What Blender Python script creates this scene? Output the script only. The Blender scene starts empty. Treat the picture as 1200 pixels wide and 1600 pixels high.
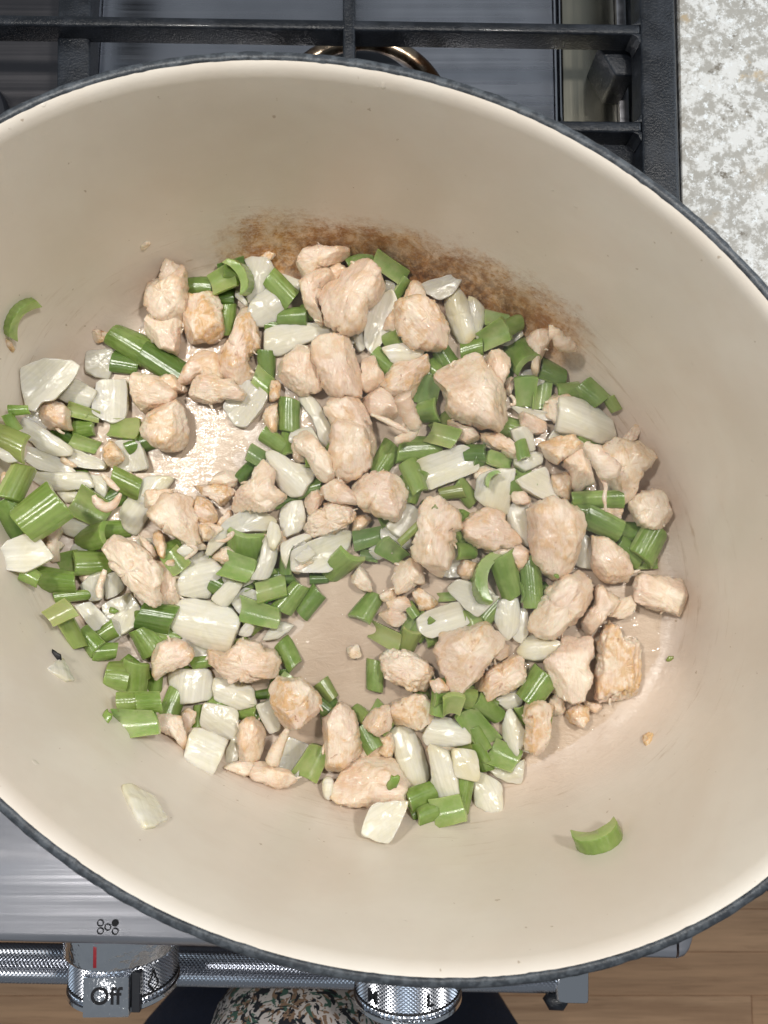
import bpy, bmesh, math, random
import numpy as np
from mathutils import Vector, Matrix, Euler
R = math.radians
SC = bpy.context.scene
COL = SC.collection

# ------------------------------------------------------------------ camera
CAMZ = 0.350
TILT = R(5)
FPX = 1200.0
cam_d = bpy.data.cameras.new('camera')
cam_d.sensor_fit = 'VERTICAL'; cam_d.sensor_height = 24.0; cam_d.lens = 18.0
cam_d.clip_start = 0.01; cam_d.clip_end = 50
cam_d.dof.use_dof = True; cam_d.dof.focus_distance = 0.325; cam_d.dof.aperture_fstop = 14
cam = bpy.data.objects.new('camera', cam_d); COL.objects.link(cam)
cam.location = (0, 0, CAMZ); cam.rotation_euler = (TILT, 0, 0)
SC.camera = cam

# ------------------------------------------------------------------ world and lamps
w = bpy.data.worlds.new('World'); SC.world = w; w.use_nodes = True
bg = w.node_tree.nodes['Background']
bg.inputs['Color'].default_value = (0.84, 0.92, 1.0, 1); bg.inputs['Strength'].default_value = 0.22

def area(name, loc, target, size, power, color, size_y=None, shape='DISK'):
    l = bpy.data.lights.new(name, 'AREA'); l.shape = shape; l.size = size
    if size_y: l.size_y = size_y
    l.energy = power; l.color = color
    o = bpy.data.objects.new(name, l); COL.objects.link(o); o.location = loc
    o.rotation_euler = (Vector(target) - Vector(loc)).to_track_quat('-Z', 'Y').to_euler()
    return o
area('hood_lamp', (-0.27, 0.20, 0.72), (0, 0.03, 0), 0.075, 3.15, (1.0, 0.96, 0.90))
area('hood_lamp', (0.27, 0.20, 0.72), (0, 0.03, 0), 0.075, 3.15, (1.0, 0.96, 0.90))
area('ceiling_lamp', (-0.64, -0.84, 1.55), (-0.1, -0.1, 0), 0.3, 1.2, (1.0, 0.98, 0.95))
area('window', (-1.9, 0.3, 0.8), (0.0, 0, 0), 1.0, 6, (0.72, 0.87, 1.0), 1.1, 'RECTANGLE')
area('window', (1.8, 0.9, 1.0), (0.3, 0, 0), 1.0, 11, (0.80, 0.90, 1.0), 1.1, 'RECTANGLE')

SC.view_settings.view_transform = 'Standard'; SC.view_settings.look = 'None'
SC.view_settings.exposure = -0.06; SC.view_settings.gamma = 1.0
SC.render.engine = 'CYCLES'
SC.cycles.use_denoising = True
SC.cycles.max_bounces = 8; SC.cycles.diffuse_bounces = 4; SC.cycles.glossy_bounces = 4
SC.cycles.transmission_bounces = 6; SC.cycles.caustics_reflective = False; SC.cycles.caustics_refractive = False

# ------------------------------------------------------------------ helpers
CT, ST = math.cos(TILT), math.sin(TILT)
def at(px, py, z=0.0):
    """point of the place seen at a spot of the photograph, at height z"""
    dx = px - 600.0; dy = 800.0 - py
    X = dx; Y = dy * CT + FPX * ST; Z = dy * ST - FPX * CT
    t = (CAMZ - z) / -Z
    return Vector((X * t, Y * t, z))
def atn(P, z):
    return np.array([tuple(at(p[0], p[1], z)) for p in P])

def link(name, me, mats, parent=None, smooth=True, sharp=None):
    if not isinstance(mats, (list, tuple)): mats = [mats]
    for m in mats: me.materials.append(m)
    if smooth:
        me.polygons.foreach_set('use_smooth', [True] * len(me.polygons))
        if sharp: me.set_sharp_from_angle(angle=R(sharp))
    me.update()
    o = bpy.data.objects.new(name, me); COL.objects.link(o)
    if parent is not None: o.parent = parent
    return o
def mesh(name, V, F):
    me = bpy.data.meshes.new(name); me.from_pydata([tuple(v) for v in V], [], [tuple(f) for f in F]); me.update(); return me
def bm_mesh(name, bm):
    bmesh.ops.recalc_face_normals(bm, faces=bm.faces)
    me = bpy.data.meshes.new(name); bm.to_mesh(me); bm.free(); return me
def thing(name, label, cat, loc=(0, 0, 0), group=None):
    o = bpy.data.objects.new(name, None); COL.objects.link(o); o.location = loc; o.empty_display_size = 0.02
    o['label'] = label; o['category'] = cat
    if group: o['group'] = group
    return o
def tag(o, label, cat, group=None):
    o['label'] = label; o['category'] = cat
    if group: o['group'] = group
    return o
def slab(bm, pts, z0, z1, bev=0.0, seg=2):
    """prism on a plan polygon (xy), from z0 up to z1, top edges rounded"""
    a = [bm.verts.new((p[0], p[1], z0)) for p in pts]; b = [bm.verts.new((p[0], p[1], z1)) for p in pts]
    n = len(pts); fs = [bm.faces.new(a[::-1]), bm.faces.new(b)]
    for i in range(n): fs.append(bm.faces.new((a[i], a[(i + 1) % n], b[(i + 1) % n], b[i])))
    bmesh.ops.recalc_face_normals(bm, faces=fs)
    if bev > 0:
        es = {e for v in b for e in v.link_edges}
        bmesh.ops.bevel(bm, geom=list(es), offset=bev, segments=seg, profile=0.5, affect='EDGES')
def slab_obj(name, pts, z0, z1, mat, parent, bev=0.001, org=(0, 0, 0), seg=2):
    bm = bmesh.new(); slab(bm, [(p[0] - org[0], p[1] - org[1]) for p in pts], z0 - org[2], z1 - org[2], bev, seg)
    return link(name, bm_mesh(name, bm), mat, parent, True, 40)
def quadpx(x0, y0, x1, y1, z):      # corners of a plan rectangle given by photo spots
    return [at(x0, y1, z), at(x1, y1, z), at(x1, y0, z), at(x0, y0, z)]
def lathe(profile, n=64):
    """profile [(r, z)] spun round z"""
    V = []; F = []
    for i in range(n):
        a = 2 * math.pi * i / n
        for r, z in profile: V.append((r * math.cos(a), r * math.sin(a), z))
    m = len(profile)
    for i in range(n):
        j = (i + 1) % n
        for k in range(m - 1): F.append((i * m + k, j * m + k, j * m + k + 1, i * m + k + 1))
    return V, F
def tube(P, rad, n=8, squash=1.0):
    """a closed tube along points P; rad number or list"""
    P = [Vector(p) for p in P]; N = len(P); V = []; F = []
    if not isinstance(rad, (list, tuple)): rad = [rad] * N
    up = Vector((0, 0, 1))
    for i, p in enumerate(P):
        t = (P[min(i + 1, N - 1)] - P[max(i - 1, 0)]).normalized()
        s = t.cross(up)
        if s.length < 1e-4: s = t.cross(Vector((0, 1, 0)))
        s.normalize(); u = s.cross(t)
        for k in range(n):
            a = 2 * math.pi * k / n
            V.append(p + s * math.cos(a) * rad[i] + u * math.sin(a) * rad[i] * squash)
    for i in range(N - 1):
        for k in range(n):
            F.append((i * n + k, i * n + (k + 1) % n, (i + 1) * n + (k + 1) % n, (i + 1) * n + k))
    F.append(tuple(range(n))[::-1]); F.append(tuple((N - 1) * n + k for k in range(n)))
    return V, F
def spline(P, m=6):
    P = [Vector(p) for p in P]; out = []
    for i in range(len(P) - 1):
        p0 = P[max(i - 1, 0)]; p1 = P[i]; p2 = P[i + 1]; p3 = P[min(i + 2, len(P) - 1)]
        for k in range(m):
            t = k / m
            out.append(0.5 * ((2 * p1) + (p2 - p0) * t + (2 * p0 - 5 * p1 + 4 * p2 - p3) * t * t + (3 * p1 - p0 - 3 * p2 + p3) * t ** 3))
    out.append(P[-1]); return out

# vectorised gradient noise
_rs = np.random.RandomState(7)
_perm = np.concatenate([_rs.permutation(256)] * 3)
_grad = _rs.normal(size=(256, 3)); _grad /= np.linalg.norm(_grad, axis=1)[:, None]
def perlin(P):
    P = np.asarray(P, float); I = np.floor(P).astype(int); f = P - I; I &= 255
    u = f * f * f * (f * (f * 6 - 15) + 10); out = 0
    for dx in (0, 1):
        for dy in (0, 1):
            for dz in (0, 1):
                h = _perm[_perm[_perm[I[:, 0] + dx] + ((I[:, 1] + dy) & 255)] + ((I[:, 2] + dz) & 255)]
                d = (_grad[h] * (f - np.array([dx, dy, dz]))).sum(1)
                wx = u[:, 0] if dx else 1 - u[:, 0]; wy = u[:, 1] if dy else 1 - u[:, 1]; wz = u[:, 2] if dz else 1 - u[:, 2]
                out = out + d * wx * wy * wz
    return out * 1.6

# ------------------------------------------------------------------ node material builder
class NM:
    def __init__(s, name):
        s.m = bpy.data.materials.new(name); s.m.use_nodes = True; s.nt = s.m.node_tree
        s.b = s.nt.nodes['Principled BSDF']; s.L = s.nt.links
    def n(s, t, **k):
        x = s.nt.nodes.new(t)
        for a, v in k.items(): setattr(x, a, v)
        return x
    def put(s, sock, v):
        if isinstance(v, bpy.types.NodeSocket): s.L.new(v, sock)
        elif v is not None: sock.default_value = v
    def set(s, **k):
        for a, v in k.items():
            if isinstance(v, tuple) and len(v) == 3 and a not in ('Subsurface_Radius',): v = (*v, 1)
            s.put(s.b.inputs[a.replace('_', ' ')], v)
    def coord(s, kind='Object', scale=(1, 1, 1), rot=(0, 0, 0), loc=(0, 0, 0), perobj=False):
        c = s.n('ShaderNodeTexCoord').outputs[kind]
        mp = s.n('ShaderNodeMapping'); s.L.new(c, mp.inputs['Vector'])
        mp.inputs['Scale'].default_value = scale; mp.inputs['Rotation'].default_value = rot; mp.inputs['Location'].default_value = loc
        v = mp.outputs[0]
        if perobj:
            oi = s.n('ShaderNodeObjectInfo'); mu = s.n('ShaderNodeMath', operation='MULTIPLY'); s.L.new(oi.outputs['Random'], mu.inputs[0]); mu.inputs[1].default_value = 57.0
            cx = s.n('ShaderNodeCombineXYZ'); s.L.new(mu.outputs[0], cx.inputs[0]); s.L.new(mu.outputs[0], cx.inputs[2])
            ad = s.n('ShaderNodeVectorMath', operation='ADD'); s.L.new(v, ad.inputs[0]); s.L.new(cx.outputs[0], ad.inputs[1]); v = ad.outputs[0]
        return v
    def noise(s, v, scale=5, detail=3, rough=0.5, dist=0.0):
        x = s.n('ShaderNodeTexNoise'); s.L.new(v, x.inputs['Vector'])
        x.inputs['Scale'].default_value = scale; x.inputs['Detail'].default_value = detail; x.inputs['Roughness'].default_value = rough; x.inputs['Distortion'].default_value = dist
        return x.outputs['Fac']
    def ramp(s, f, a, b, lo=0.0, hi=1.0, smooth=True):
        x = s.n('ShaderNodeMapRange'); x.interpolation_type = 'SMOOTHSTEP' if smooth else 'LINEAR'
        s.put(x.inputs[0], f); x.inputs[1].default_value = a; x.inputs[2].default_value = b; x.inputs[3].default_value = lo; x.inputs[4].default_value = hi
        return x.outputs[0]
    def math(s, op, a, b=None):
        x = s.n('ShaderNodeMath', operation=op); s.put(x.inputs[0], a)
        if b is not None: s.put(x.inputs[1], b)
        return x.outputs[0]
    def mix(s, f, a, b, mode='MIX'):
        x = s.n('ShaderNodeMix'); x.data_type = 'RGBA'; x.blend_type = mode
        s.put(x.inputs[0], f)
        for i, v in ((6, a), (7, b)):
            s.put(x.inputs[i], (*v, 1) if isinstance(v, tuple) and len(v) == 3 else v)
        return x.outputs[2]
    def bump(s, h, strength=0.3, dist=0.001, prev=None):
        x = s.n('ShaderNodeBump'); s.put(x.inputs['Height'], h); s.put(x.inputs['Strength'], strength); x.inputs['Distance'].default_value = dist
        if prev is not None: s.L.new(prev, x.inputs['Normal'])
        return x.outputs[0]
    def attr(s, name):
        x = s.n('ShaderNodeAttribute'); x.attribute_type = 'OBJECT'; x.attribute_name = name; return x.outputs['Fac']
    def sep(s, v):
        x = s.n('ShaderNodeSeparateXYZ'); s.L.new(v, x.inputs[0]); return x.outputs
# ------------------------------------------------------------------ materials of the setting
def mat_simple(name, col, rough=0.5, metal=0.0, **k):
    m = NM(name); m.set(Base_Color=col, Roughness=rough, Metallic=metal, **k); return m.m

def mat_steel(name, col, rough, sx=4, sy=400, scratch=0.35):
    m = NM(name); v = m.coord('Object', (sx, sy, 40)); nz = m.noise(v, 1, 4, 0.6)
    v2 = m.coord('Object', (60, 60, 60)); big = m.noise(v2, 0.25, 3, 0.6)
    v3 = m.coord('Object', (900, 60, 60), (0, 0, 1.1)); sc = m.noise(v3, 1, 2, 0.6)
    m.set(Base_Color=m.mix(m.ramp(big, 0.3, 0.7), tuple(c * 0.85 for c in col), col), Metallic=1.0)
    m.set(Roughness=m.math('ADD', m.ramp(nz, 0.3, 0.7, rough * 0.8, rough * 1.25), m.ramp(big, 0.35, 0.75, 0, 0.08)))
    b = m.bump(nz, 0.12, 0.0002); b = m.bump(sc, scratch * 0.4, 0.00015, b); m.set(Normal=b)
    m.b.inputs['Anisotropic'].default_value = 0.5
    return m.m
M_steel = mat_steel('brushed_steel', (0.72, 0.71, 0.75), 0.33)
M_pan = mat_steel('cooktop_steel', (0.58, 0.59, 0.64), 0.26)
M_strip = mat_steel('side_strip_steel', (0.46, 0.44, 0.36), 0.30, 300, 6)
M_chrome = mat_simple('chrome', (0.72, 0.74, 0.78), 0.10, 1.0)
M_black = mat_simple('black_enamel_print', (0.01, 0.01, 0.012), 0.5)
M_red = mat_simple('red_paint', (0.35, 0.02, 0.03), 0.4)
M_cap = mat_simple('burner_cap_enamel', (0.018, 0.020, 0.026), 0.38)
def mat_bronze():
    m = NM('heat_tinted_brass'); v = m.coord('Object', (60, 60, 60)); f = m.noise(v, 1.2, 4, 0.6)
    m.set(Base_Color=m.mix(m.ramp(f, 0.38, 0.62), (0.10, 0.05, 0.025), (0.42, 0.34, 0.25)), Metallic=1.0, Roughness=0.28, Normal=m.bump(f, 0.2, 0.001)); return m.m
M_bronze = mat_bronze()
def mat_iron():
    m = NM('cast_iron_enamel'); v = m.coord('Object', (1, 1, 1)); a = m.noise(v, 900, 3, 0.6); b2 = m.noise(v, 90, 3, 0.6)
    m.set(Base_Color=m.mix(m.ramp(b2, 0.4, 0.7), (0.007, 0.009, 0.013), (0.018, 0.022, 0.030)), Roughness=m.ramp(b2, 0.3, 0.7, 0.30, 0.46))
    m.set(Normal=m.bump(a, 0.55, 0.0007)); m.b.inputs['Coat Weight'].default_value = 0.15; return m.m
M_iron = mat_iron()
def mat_granite():
    m = NM('speckled_granite'); v = m.coord('Object', (1, 1, 1)); v2 = m.coord('Object', (1, 1, 1), loc=(3.1, 1.7, 0))
    a = m.noise(v, 115, 7, 0.76, 0.1); b = m.noise(v2, 260, 5, 0.8, 0.1); c = m.noise(v, 34, 5, 0.7, 0.2); d = m.noise(v2, 30, 6, 0.7, 0.1)
    col = m.mix(m.ramp(a, 0.44, 0.56), (0.42, 0.41, 0.38), (0.74, 0.75, 0.74))
    col = m.mix(m.ramp(b, 0.54, 0.64), col, (0.84, 0.88, 0.90))
    col = m.mix(m.ramp(m.noise(v, 95, 5, 0.7), 0.58, 0.68), col, (0.20, 0.18, 0.15))
    col = m.mix(m.ramp(d, 0.585, 0.66, 0, 0.8), col, (0.52, 0.41, 0.26))
    col = m.mix(m.ramp(c, 0.56, 0.68, 0, 0.5), col, (0.50, 0.45, 0.37))
    m.set(Base_Color=col, Roughness=0.2); return m.m
M_granite = mat_granite()
def mat_wood():
    m = NM('oak_plank'); v = m.coord('Object', (2.2, 34, 10), perobj=True); a = m.noise(v, 1.0, 6, 0.62, 0.5)
    v2 = m.coord('Object', (12, 320, 30), perobj=True); g = m.noise(v2, 1, 3, 0.6)
    oi = m.n('ShaderNodeObjectInfo').outputs['Random']
    base = m.mix(oi, (0.72, 0.41, 0.22), (0.85, 0.54, 0.32))
    col = m.mix(m.ramp(a, 0.35, 0.7), base, (0.55, 0.32, 0.18)); col = m.mix(m.ramp(g, 0.52, 0.7, 0, 0.45), col, (0.36, 0.19, 0.10))
    m.set(Base_Color=col, Roughness=0.42, Normal=m.bump(g, 0.1, 0.0005)); return m.m
M_wood = mat_wood()
def mat_knurl():
    m = NM('knurled_chrome'); m.set(Base_Color=(0.50, 0.52, 0.57), Metallic=1.0, Roughness=0.22); return m.m
M_knurl = mat_knurl()

# ------------------------------------------------------------------ floor
fl = mesh('floor', [(-3, -3, 0), (3, -3, 0), (3, 3, 0), (-3, 3, 0)], [(0, 1, 2, 3)])
FZ = -0.93
floor = link('floor', fl, mat_simple('dark_gap', (0.05, 0.03, 0.02), 0.8), None, False); floor.location = (0, 0, FZ - 0.012); floor['kind'] = 'structure'
rng = random.Random(4)
pw = 0.066; y = -1.45; row = 0
plank_cache = {}
while y < -0.22:
    x = -1.5 - rng.random() * 0.5
    while x < 1.5:
        Lq = rng.choice([0.45, 0.6, 0.75, 0.9])
        if Lq not in plank_cache:
            bm = bmesh.new(); slab(bm, [(0.0004, 0.0004), (Lq - 0.0004, 0.0004), (Lq - 0.0004, pw - 0.0004), (0.0004, pw - 0.0004)], 0, 0.012, 0.0006, 1)
            me = bm_mesh('plank', bm); me.materials.append(M_wood); plank_cache[Lq] = me
        o = bpy.data.objects.new('plank', plank_cache[Lq]); COL.objects.link(o); o.parent = floor; o.location = (x, y, 0.0)
        x += Lq
    y += pw; row += 1

# ------------------------------------------------------------------ granite countertop
GZ = -0.012
yf = at(1150, 1340, GZ).y
e0 = at(1061, 0, GZ); e1 = at(1066, 310, GZ); sl = (e1.x - e0.x) / (e1.y - e0.y)
def ex(yy): return e0.x + sl * (yy - e0.y)
ct = thing('granite_countertop', 'pale speckled granite countertop right of the cooktop', 'countertop', (0.45, 0.1, GZ - 0.03))
slab_obj('countertop_slab', [(ex(yf), yf), (0.8, yf), (0.8, 0.6), (ex(0.6), 0.6)], GZ - 0.03, GZ, M_granite, ct, 0.002, (0.45, 0.1, GZ - 0.03))
slab_obj('cabinet', [(ex(yf) + 0.004, yf + 0.02), (0.8, yf + 0.02), (0.8, 0.6), (ex(0.6) + 0.004, 0.6)], FZ + 0.001, GZ - 0.031, mat_simple('cabinet_paint', (0.5, 0.5, 0.48), 0.5), ct, 0.002, (0.45, 0.1, GZ - 0.03))

# ------------------------------------------------------------------ gas range
rg = thing('gas_range', 'stainless steel gas range under the oval pot, with chrome knobs in front', 'stove', (0, 0, FZ))
RO = (0, 0, FZ)
PZ = -0.047
def rpart(name, pts, z0, z1, mat, bev=0.001, parent=None, seg=2): return slab_obj(name, pts, z0, z1, mat, parent or rg, bev, RO, seg)
rot = R(-1.5)
SZ = -0.022                                           # top of the front shelf
fe0 = at(0, 1478, SZ); fe1 = at(1090, 1506, SZ); sh = (fe1.y - fe0.y) / (fe1.x - fe0.x)
def fy(x): return fe0.y + sh * (x - fe0.x)
xl = -0.42; xr = at(1060, 1500, SZ).x; xe = at(1092, 1500, SZ).x; yb = at(200, 1180, SZ).y
# front shelf with rolled front edge
def shelf(name, x0, x1, mat, r=0.006, side=False):
    prof = [(yb, SZ - 0.02), (yb, SZ)]
    V = []; F = []; secs = [x0, x1] if not side else [x0] + [x0 + (x1 - x0) * t for t in (0.35, 0.6, 0.8, 0.93, 1.0)]
    for i, x in enumerate(secs):
        inset = 0.0
        if side:
            t = (x - x0) / (x1 - x0); inset = 0.014 * (1 - math.sqrt(max(0, 1 - t * t)))
        yfr = fy(x) + inset; dz = 0.0 if not side else -inset * 0.4
        pts = [(yb, SZ - 0.030), (yb, SZ)]
        for k in range(7):
            a = math.pi / 2 * k / 6; pts.append((yfr + r - r * math.sin(a), SZ + dz - r + r * math.cos(a)))
        pts.append((yfr, SZ - 0.026)); pts.append((yfr + 0.004, SZ - 0.030))
        V += [(x, p[0], p[1] - FZ) for p in pts]
    m = 11
    for i in range(len(secs) - 1):
        for k in range(m): F.append((i * m + k, i * m + (k + 1) % m, (i + 1) * m + (k + 1) % m, (i + 1) * m + k))
    F.append(tuple(range(m))); F.append(tuple(range((len(secs) - 1) * m, len(secs) * m))[::-1])
    bm = bmesh.new(); me0 = mesh(name, V, F); bm.from_mesh(me0)
    return link(name, bm_mesh(name, bm), mat, rg, True, 35)
shelf('front_shelf', xl, xr - 0.0006, M_steel)
shelf('shelf_end_cap', xr + 0.0006, xe, M_steel, side=True)
# oven body below
ybk = 0.42
rpart('oven_body', [(xl, fy(xl) + 0.03), (xe - 0.004, fy(xe) + 0.03), (xe - 0.004, ybk), (xl, ybk)], FZ + 0.002, PZ - 0.012, mat_steel('oven_body_steel', (0.3, 0.3, 0.33), 0.35), 0.003)
# pan panels of the cooktop
yt = 0.40
def vx(px0, px1, z):       # line through the photo column at the top and bottom of the visible strip
    a = at(px0, 0, z); b = at(px1, 250, z); s = (b.x - a.x) / (b.y - a.y)
    return lambda yy: a.x + s * (yy - a.y)
def strip(name, fa, fb, z0, z1, mat, bev=0.0008, y0=None, y1=None):
    y0 = yb + 0.0005 if y0 is None else y0; y1 = yt if y1 is None else y1
    return rpart(name, [(fa(y0), y0), (fb(y0), y0), (fb(y1), y1), (fa(y1), y1)], z0, z1, mat, bev)
l_left = vx(161, 146, PZ); l_a = vx(863, 868, PZ); l_b = vx(869, 873, PZ); l_c = vx(876, 880, PZ); l_d = vx(958, 966, PZ); l_e = vx(974, 982, PZ)
strip('cooktop_panel', lambda y_: xl, lambda y_: l_left(y_) - 0.0025, PZ - 0.01, PZ, mat_steel('left_panel_steel', (0.15, 0.145, 0.155), 0.36))
strip('bright_trim', lambda y_: l_left(y_) - 0.002, lambda y_: l_left(y_) - 0.0002, PZ - 0.01, PZ + 0.003, M_chrome)
strip('cooktop_panel', l_left, l_a, PZ - 0.01, PZ, M_pan)
strip('seam_rail', lambda y_: l_a(y_) + 0.0003, lambda y_: l_b(y_) - 0.0006, PZ - 0.01, PZ + 0.002, M_chrome)
strip('seam_rail', lambda y_: l_b(y_) + 0.0008, l_c, PZ - 0.01, PZ + 0.002, M_chrome)
strip('side_strip', lambda y_: l_c(y_) + 0.0004, l_d, PZ - 0.01, PZ + 0.001, M_strip)
strip('side_lip', lambda y_: l_d(y_) + 0.0003, l_e, PZ - 0.01, PZ + 0.004, M_steel)
strip('side_channel', lambda y_: l_e(y_) + 0.0003, lambda y_: ex(y_) - 0.002, PZ - 0.01, PZ - 0.004, M_iron)
# burners
def burner(px, py, rc, rr, z):
    c = at(px, py, z); k = (CAMZ - z) / FPX; rc *= k; rr *= k
    V, F = lathe([(0.0001, 0.012), (rc - 0.003, 0.012), (rc - 0.0008, 0.0112), (rc, 0.0095), (rc, 0.004), (rc - 0.002, 0.002)], 72)
    b = link('burner', mesh('burner', V, F), M_cap, rg, True, 40); b.location = (c.x, c.y, z - FZ)
    V, F = lathe([(rr - 0.008, -0.003), (rr - 0.007, 0.0005), (rr - 0.003, 0.0022), (rr - 0.0005, 0.001), (rr, -0.003)], 72)
    r_ = link('burner_ring', mesh('burner_ring', V, F), M_bronze, b, True); 
    V, F = lathe([(rc * 0.75, 0.004), (rc * 0.85, 0.003), (rc * 0.86, -0.004)], 48)
    link('burner_base', mesh('burner_base', V, F), M_strip, b, True)
burner(565, 187, 98, 150, PZ + 0.002)
burner(-62, 206, 92, 60, PZ + 0.006)
burner(250, 1050, 78, 118, PZ + 0.004)
# printed burner marks on the shelf
def disc(bm, cx, cy, z, r0, r1, n=28):
    if r0 == 0:
        bm.faces.new([bm.verts.new((cx + r1 * math.cos(2 * math.pi * i / n), cy + r1 * math.sin(2 * math.pi * i / n), z)) for i in range(n)]); return
    A = [bm.verts.new((cx + r0 * math.cos(2 * math.pi * i / n), cy + r0 * math.sin(2 * math.pi * i / n), z)) for i in range(n)]
    B = [bm.verts.new((cx + r1 * math.cos(2 * math.pi * i / n), cy + r1 * math.sin(2 * math.pi * i / n), z)) for i in range(n)]
    for i in range(n): bm.faces.new((A[i], B[i], B[(i + 1) % n], A[(i + 1) % n]))
for (px, py, fill) in ((157, 1442, 0), (180, 1442, 1), (168.5, 1448.5, 0), (157, 1454.5, 0), (180, 1455, 0)):
    c = at(px, py, SZ); bm = bmesh.new(); k = (CAMZ - SZ) / FPX
    disc(bm, c.x, c.y, SZ + 0.0003 - FZ, 0 if fill else 3.7 * k, 5.1 * k); link('burner_mark', bm_mesh('burner_mark', bm), M_black, rg, False)
# knurled towel rail in front
def knurl(name, Rr, Ln, nu, nv, amp, parent, taper=0.0, mat=None):
    """cylinder along -y with a diamond knurl"""
    V = []; F = []
    for i in range(nv + 1):
        for j in range(nu):
            s = i / nv; a = 2 * math.pi * j / nu
            edge = min(1, min(s, 1 - s) * nv / 2)
            d = amp * (1 if (i + j) % 2 else -1) * edge
            r = Rr * (1 + taper * s) + d
            V.append((r * math.cos(a), -s * Ln, r * math.sin(a)))
    for i in range(nv):
        for j in range(nu):
            a, b, c, d = i * nu + j, i * nu + (j + 1) % nu, (i + 1) * nu + (j + 1) % nu, (i + 1) * nu + j
            if (i + j) % 2: F += [(a, b, d), (b, c, d)]
            else: F += [(a, b, c), (a, c, d)]
    F.append(tuple(nv * nu + j for j in range(nu))[::-1]); F.append(tuple(range(nu)))
    return link(name, mesh(name, V, F), mat or M_knurl, parent, False)
HZ = -0.105
h0 = at(-200, 1500, HZ); h1 = at(868, 1520, HZ)
hl = (h1 - h0).length; hr = 0.0098
hb = knurl('door_handle', hr, hl, 56, int(hl / 0.0011), 0.00035, rg)
hb.location = (h0.x, h0.y, h0.z - FZ); hb.rotation_euler = (0, 0, math.atan2(h1.y - h0.y, h1.x - h0.x) + math.pi / 2)
c = at(884, 1522, HZ)
bm = bmesh.new(); slab(bm, [(-0.008, -0.0115), (0.011, -0.0115), (0.011, 0.0115), (-0.008, 0.0115)], -0.012, 0.010, 0.0025, 3)
hc = link('handle_end', bm_mesh('handle_end', bm), M_chrome, hb, True, 40)
hc.parent = rg; hc.location = (c.x, c.y, HZ - FZ); hc.rotation_euler = (0, 0, R(-1.5))
V, F = tube([(-0.012, -0.009, 0.004), (-0.009, -0.0115, 0.006), (-0.004, -0.012, 0.006), (0.0, -0.010, 0.005)], [0.003, 0.0048, 0.0042, 0.002], 12)
hk = link('handle_screw_cover', mesh('k', V, F), M_iron, hc, True)
rpart('handle_post', [(c.x - 0.006, c.y + 0.012), (c.x + 0.006, c.y + 0.012), (c.x + 0.006, c.y + 0.055), (c.x - 0.006, c.y + 0.055)], HZ - 0.006, HZ + 0.006, M_steel)

def text_mesh(s, size, depth=0.0):
    cu = bpy.data.curves.new('t', 'FONT'); cu.body = s; cu.size = size; cu.align_x = 'CENTER'; cu.align_y = 'CENTER'; cu.extrude = depth; cu.offset = size * 0.018
    o = bpy.data.objects.new('t', cu); COL.objects.link(o); dg = bpy.context.evaluated_depsgraph_get()
    me = bpy.data.meshes.new_from_object(o.evaluated_get(dg)); bpy.data.objects.remove(o); return me
def mat_chrome_wavy():
    m = NM('worn_chrome'); v = m.coord('Object', (1, 1, 1)); n1 = m.noise(v, 130, 3, 0.6, 0.4); sc = m.noise(m.coord('Object', (900, 80, 900)), 1, 3, 0.6)
    m.set(Base_Color=m.mix(n1, (0.7, 0.72, 0.76), (0.9, 0.92, 0.95)), Metallic=1.0, Roughness=m.ramp(sc, 0.3, 0.7, 0.06, 0.2)); m.set(Normal=m.bump(sc, 0.25, 0.0002, m.bump(n1, 0.7, 0.0012))); return m.m
M_kchrome = mat_chrome_wavy()
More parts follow.
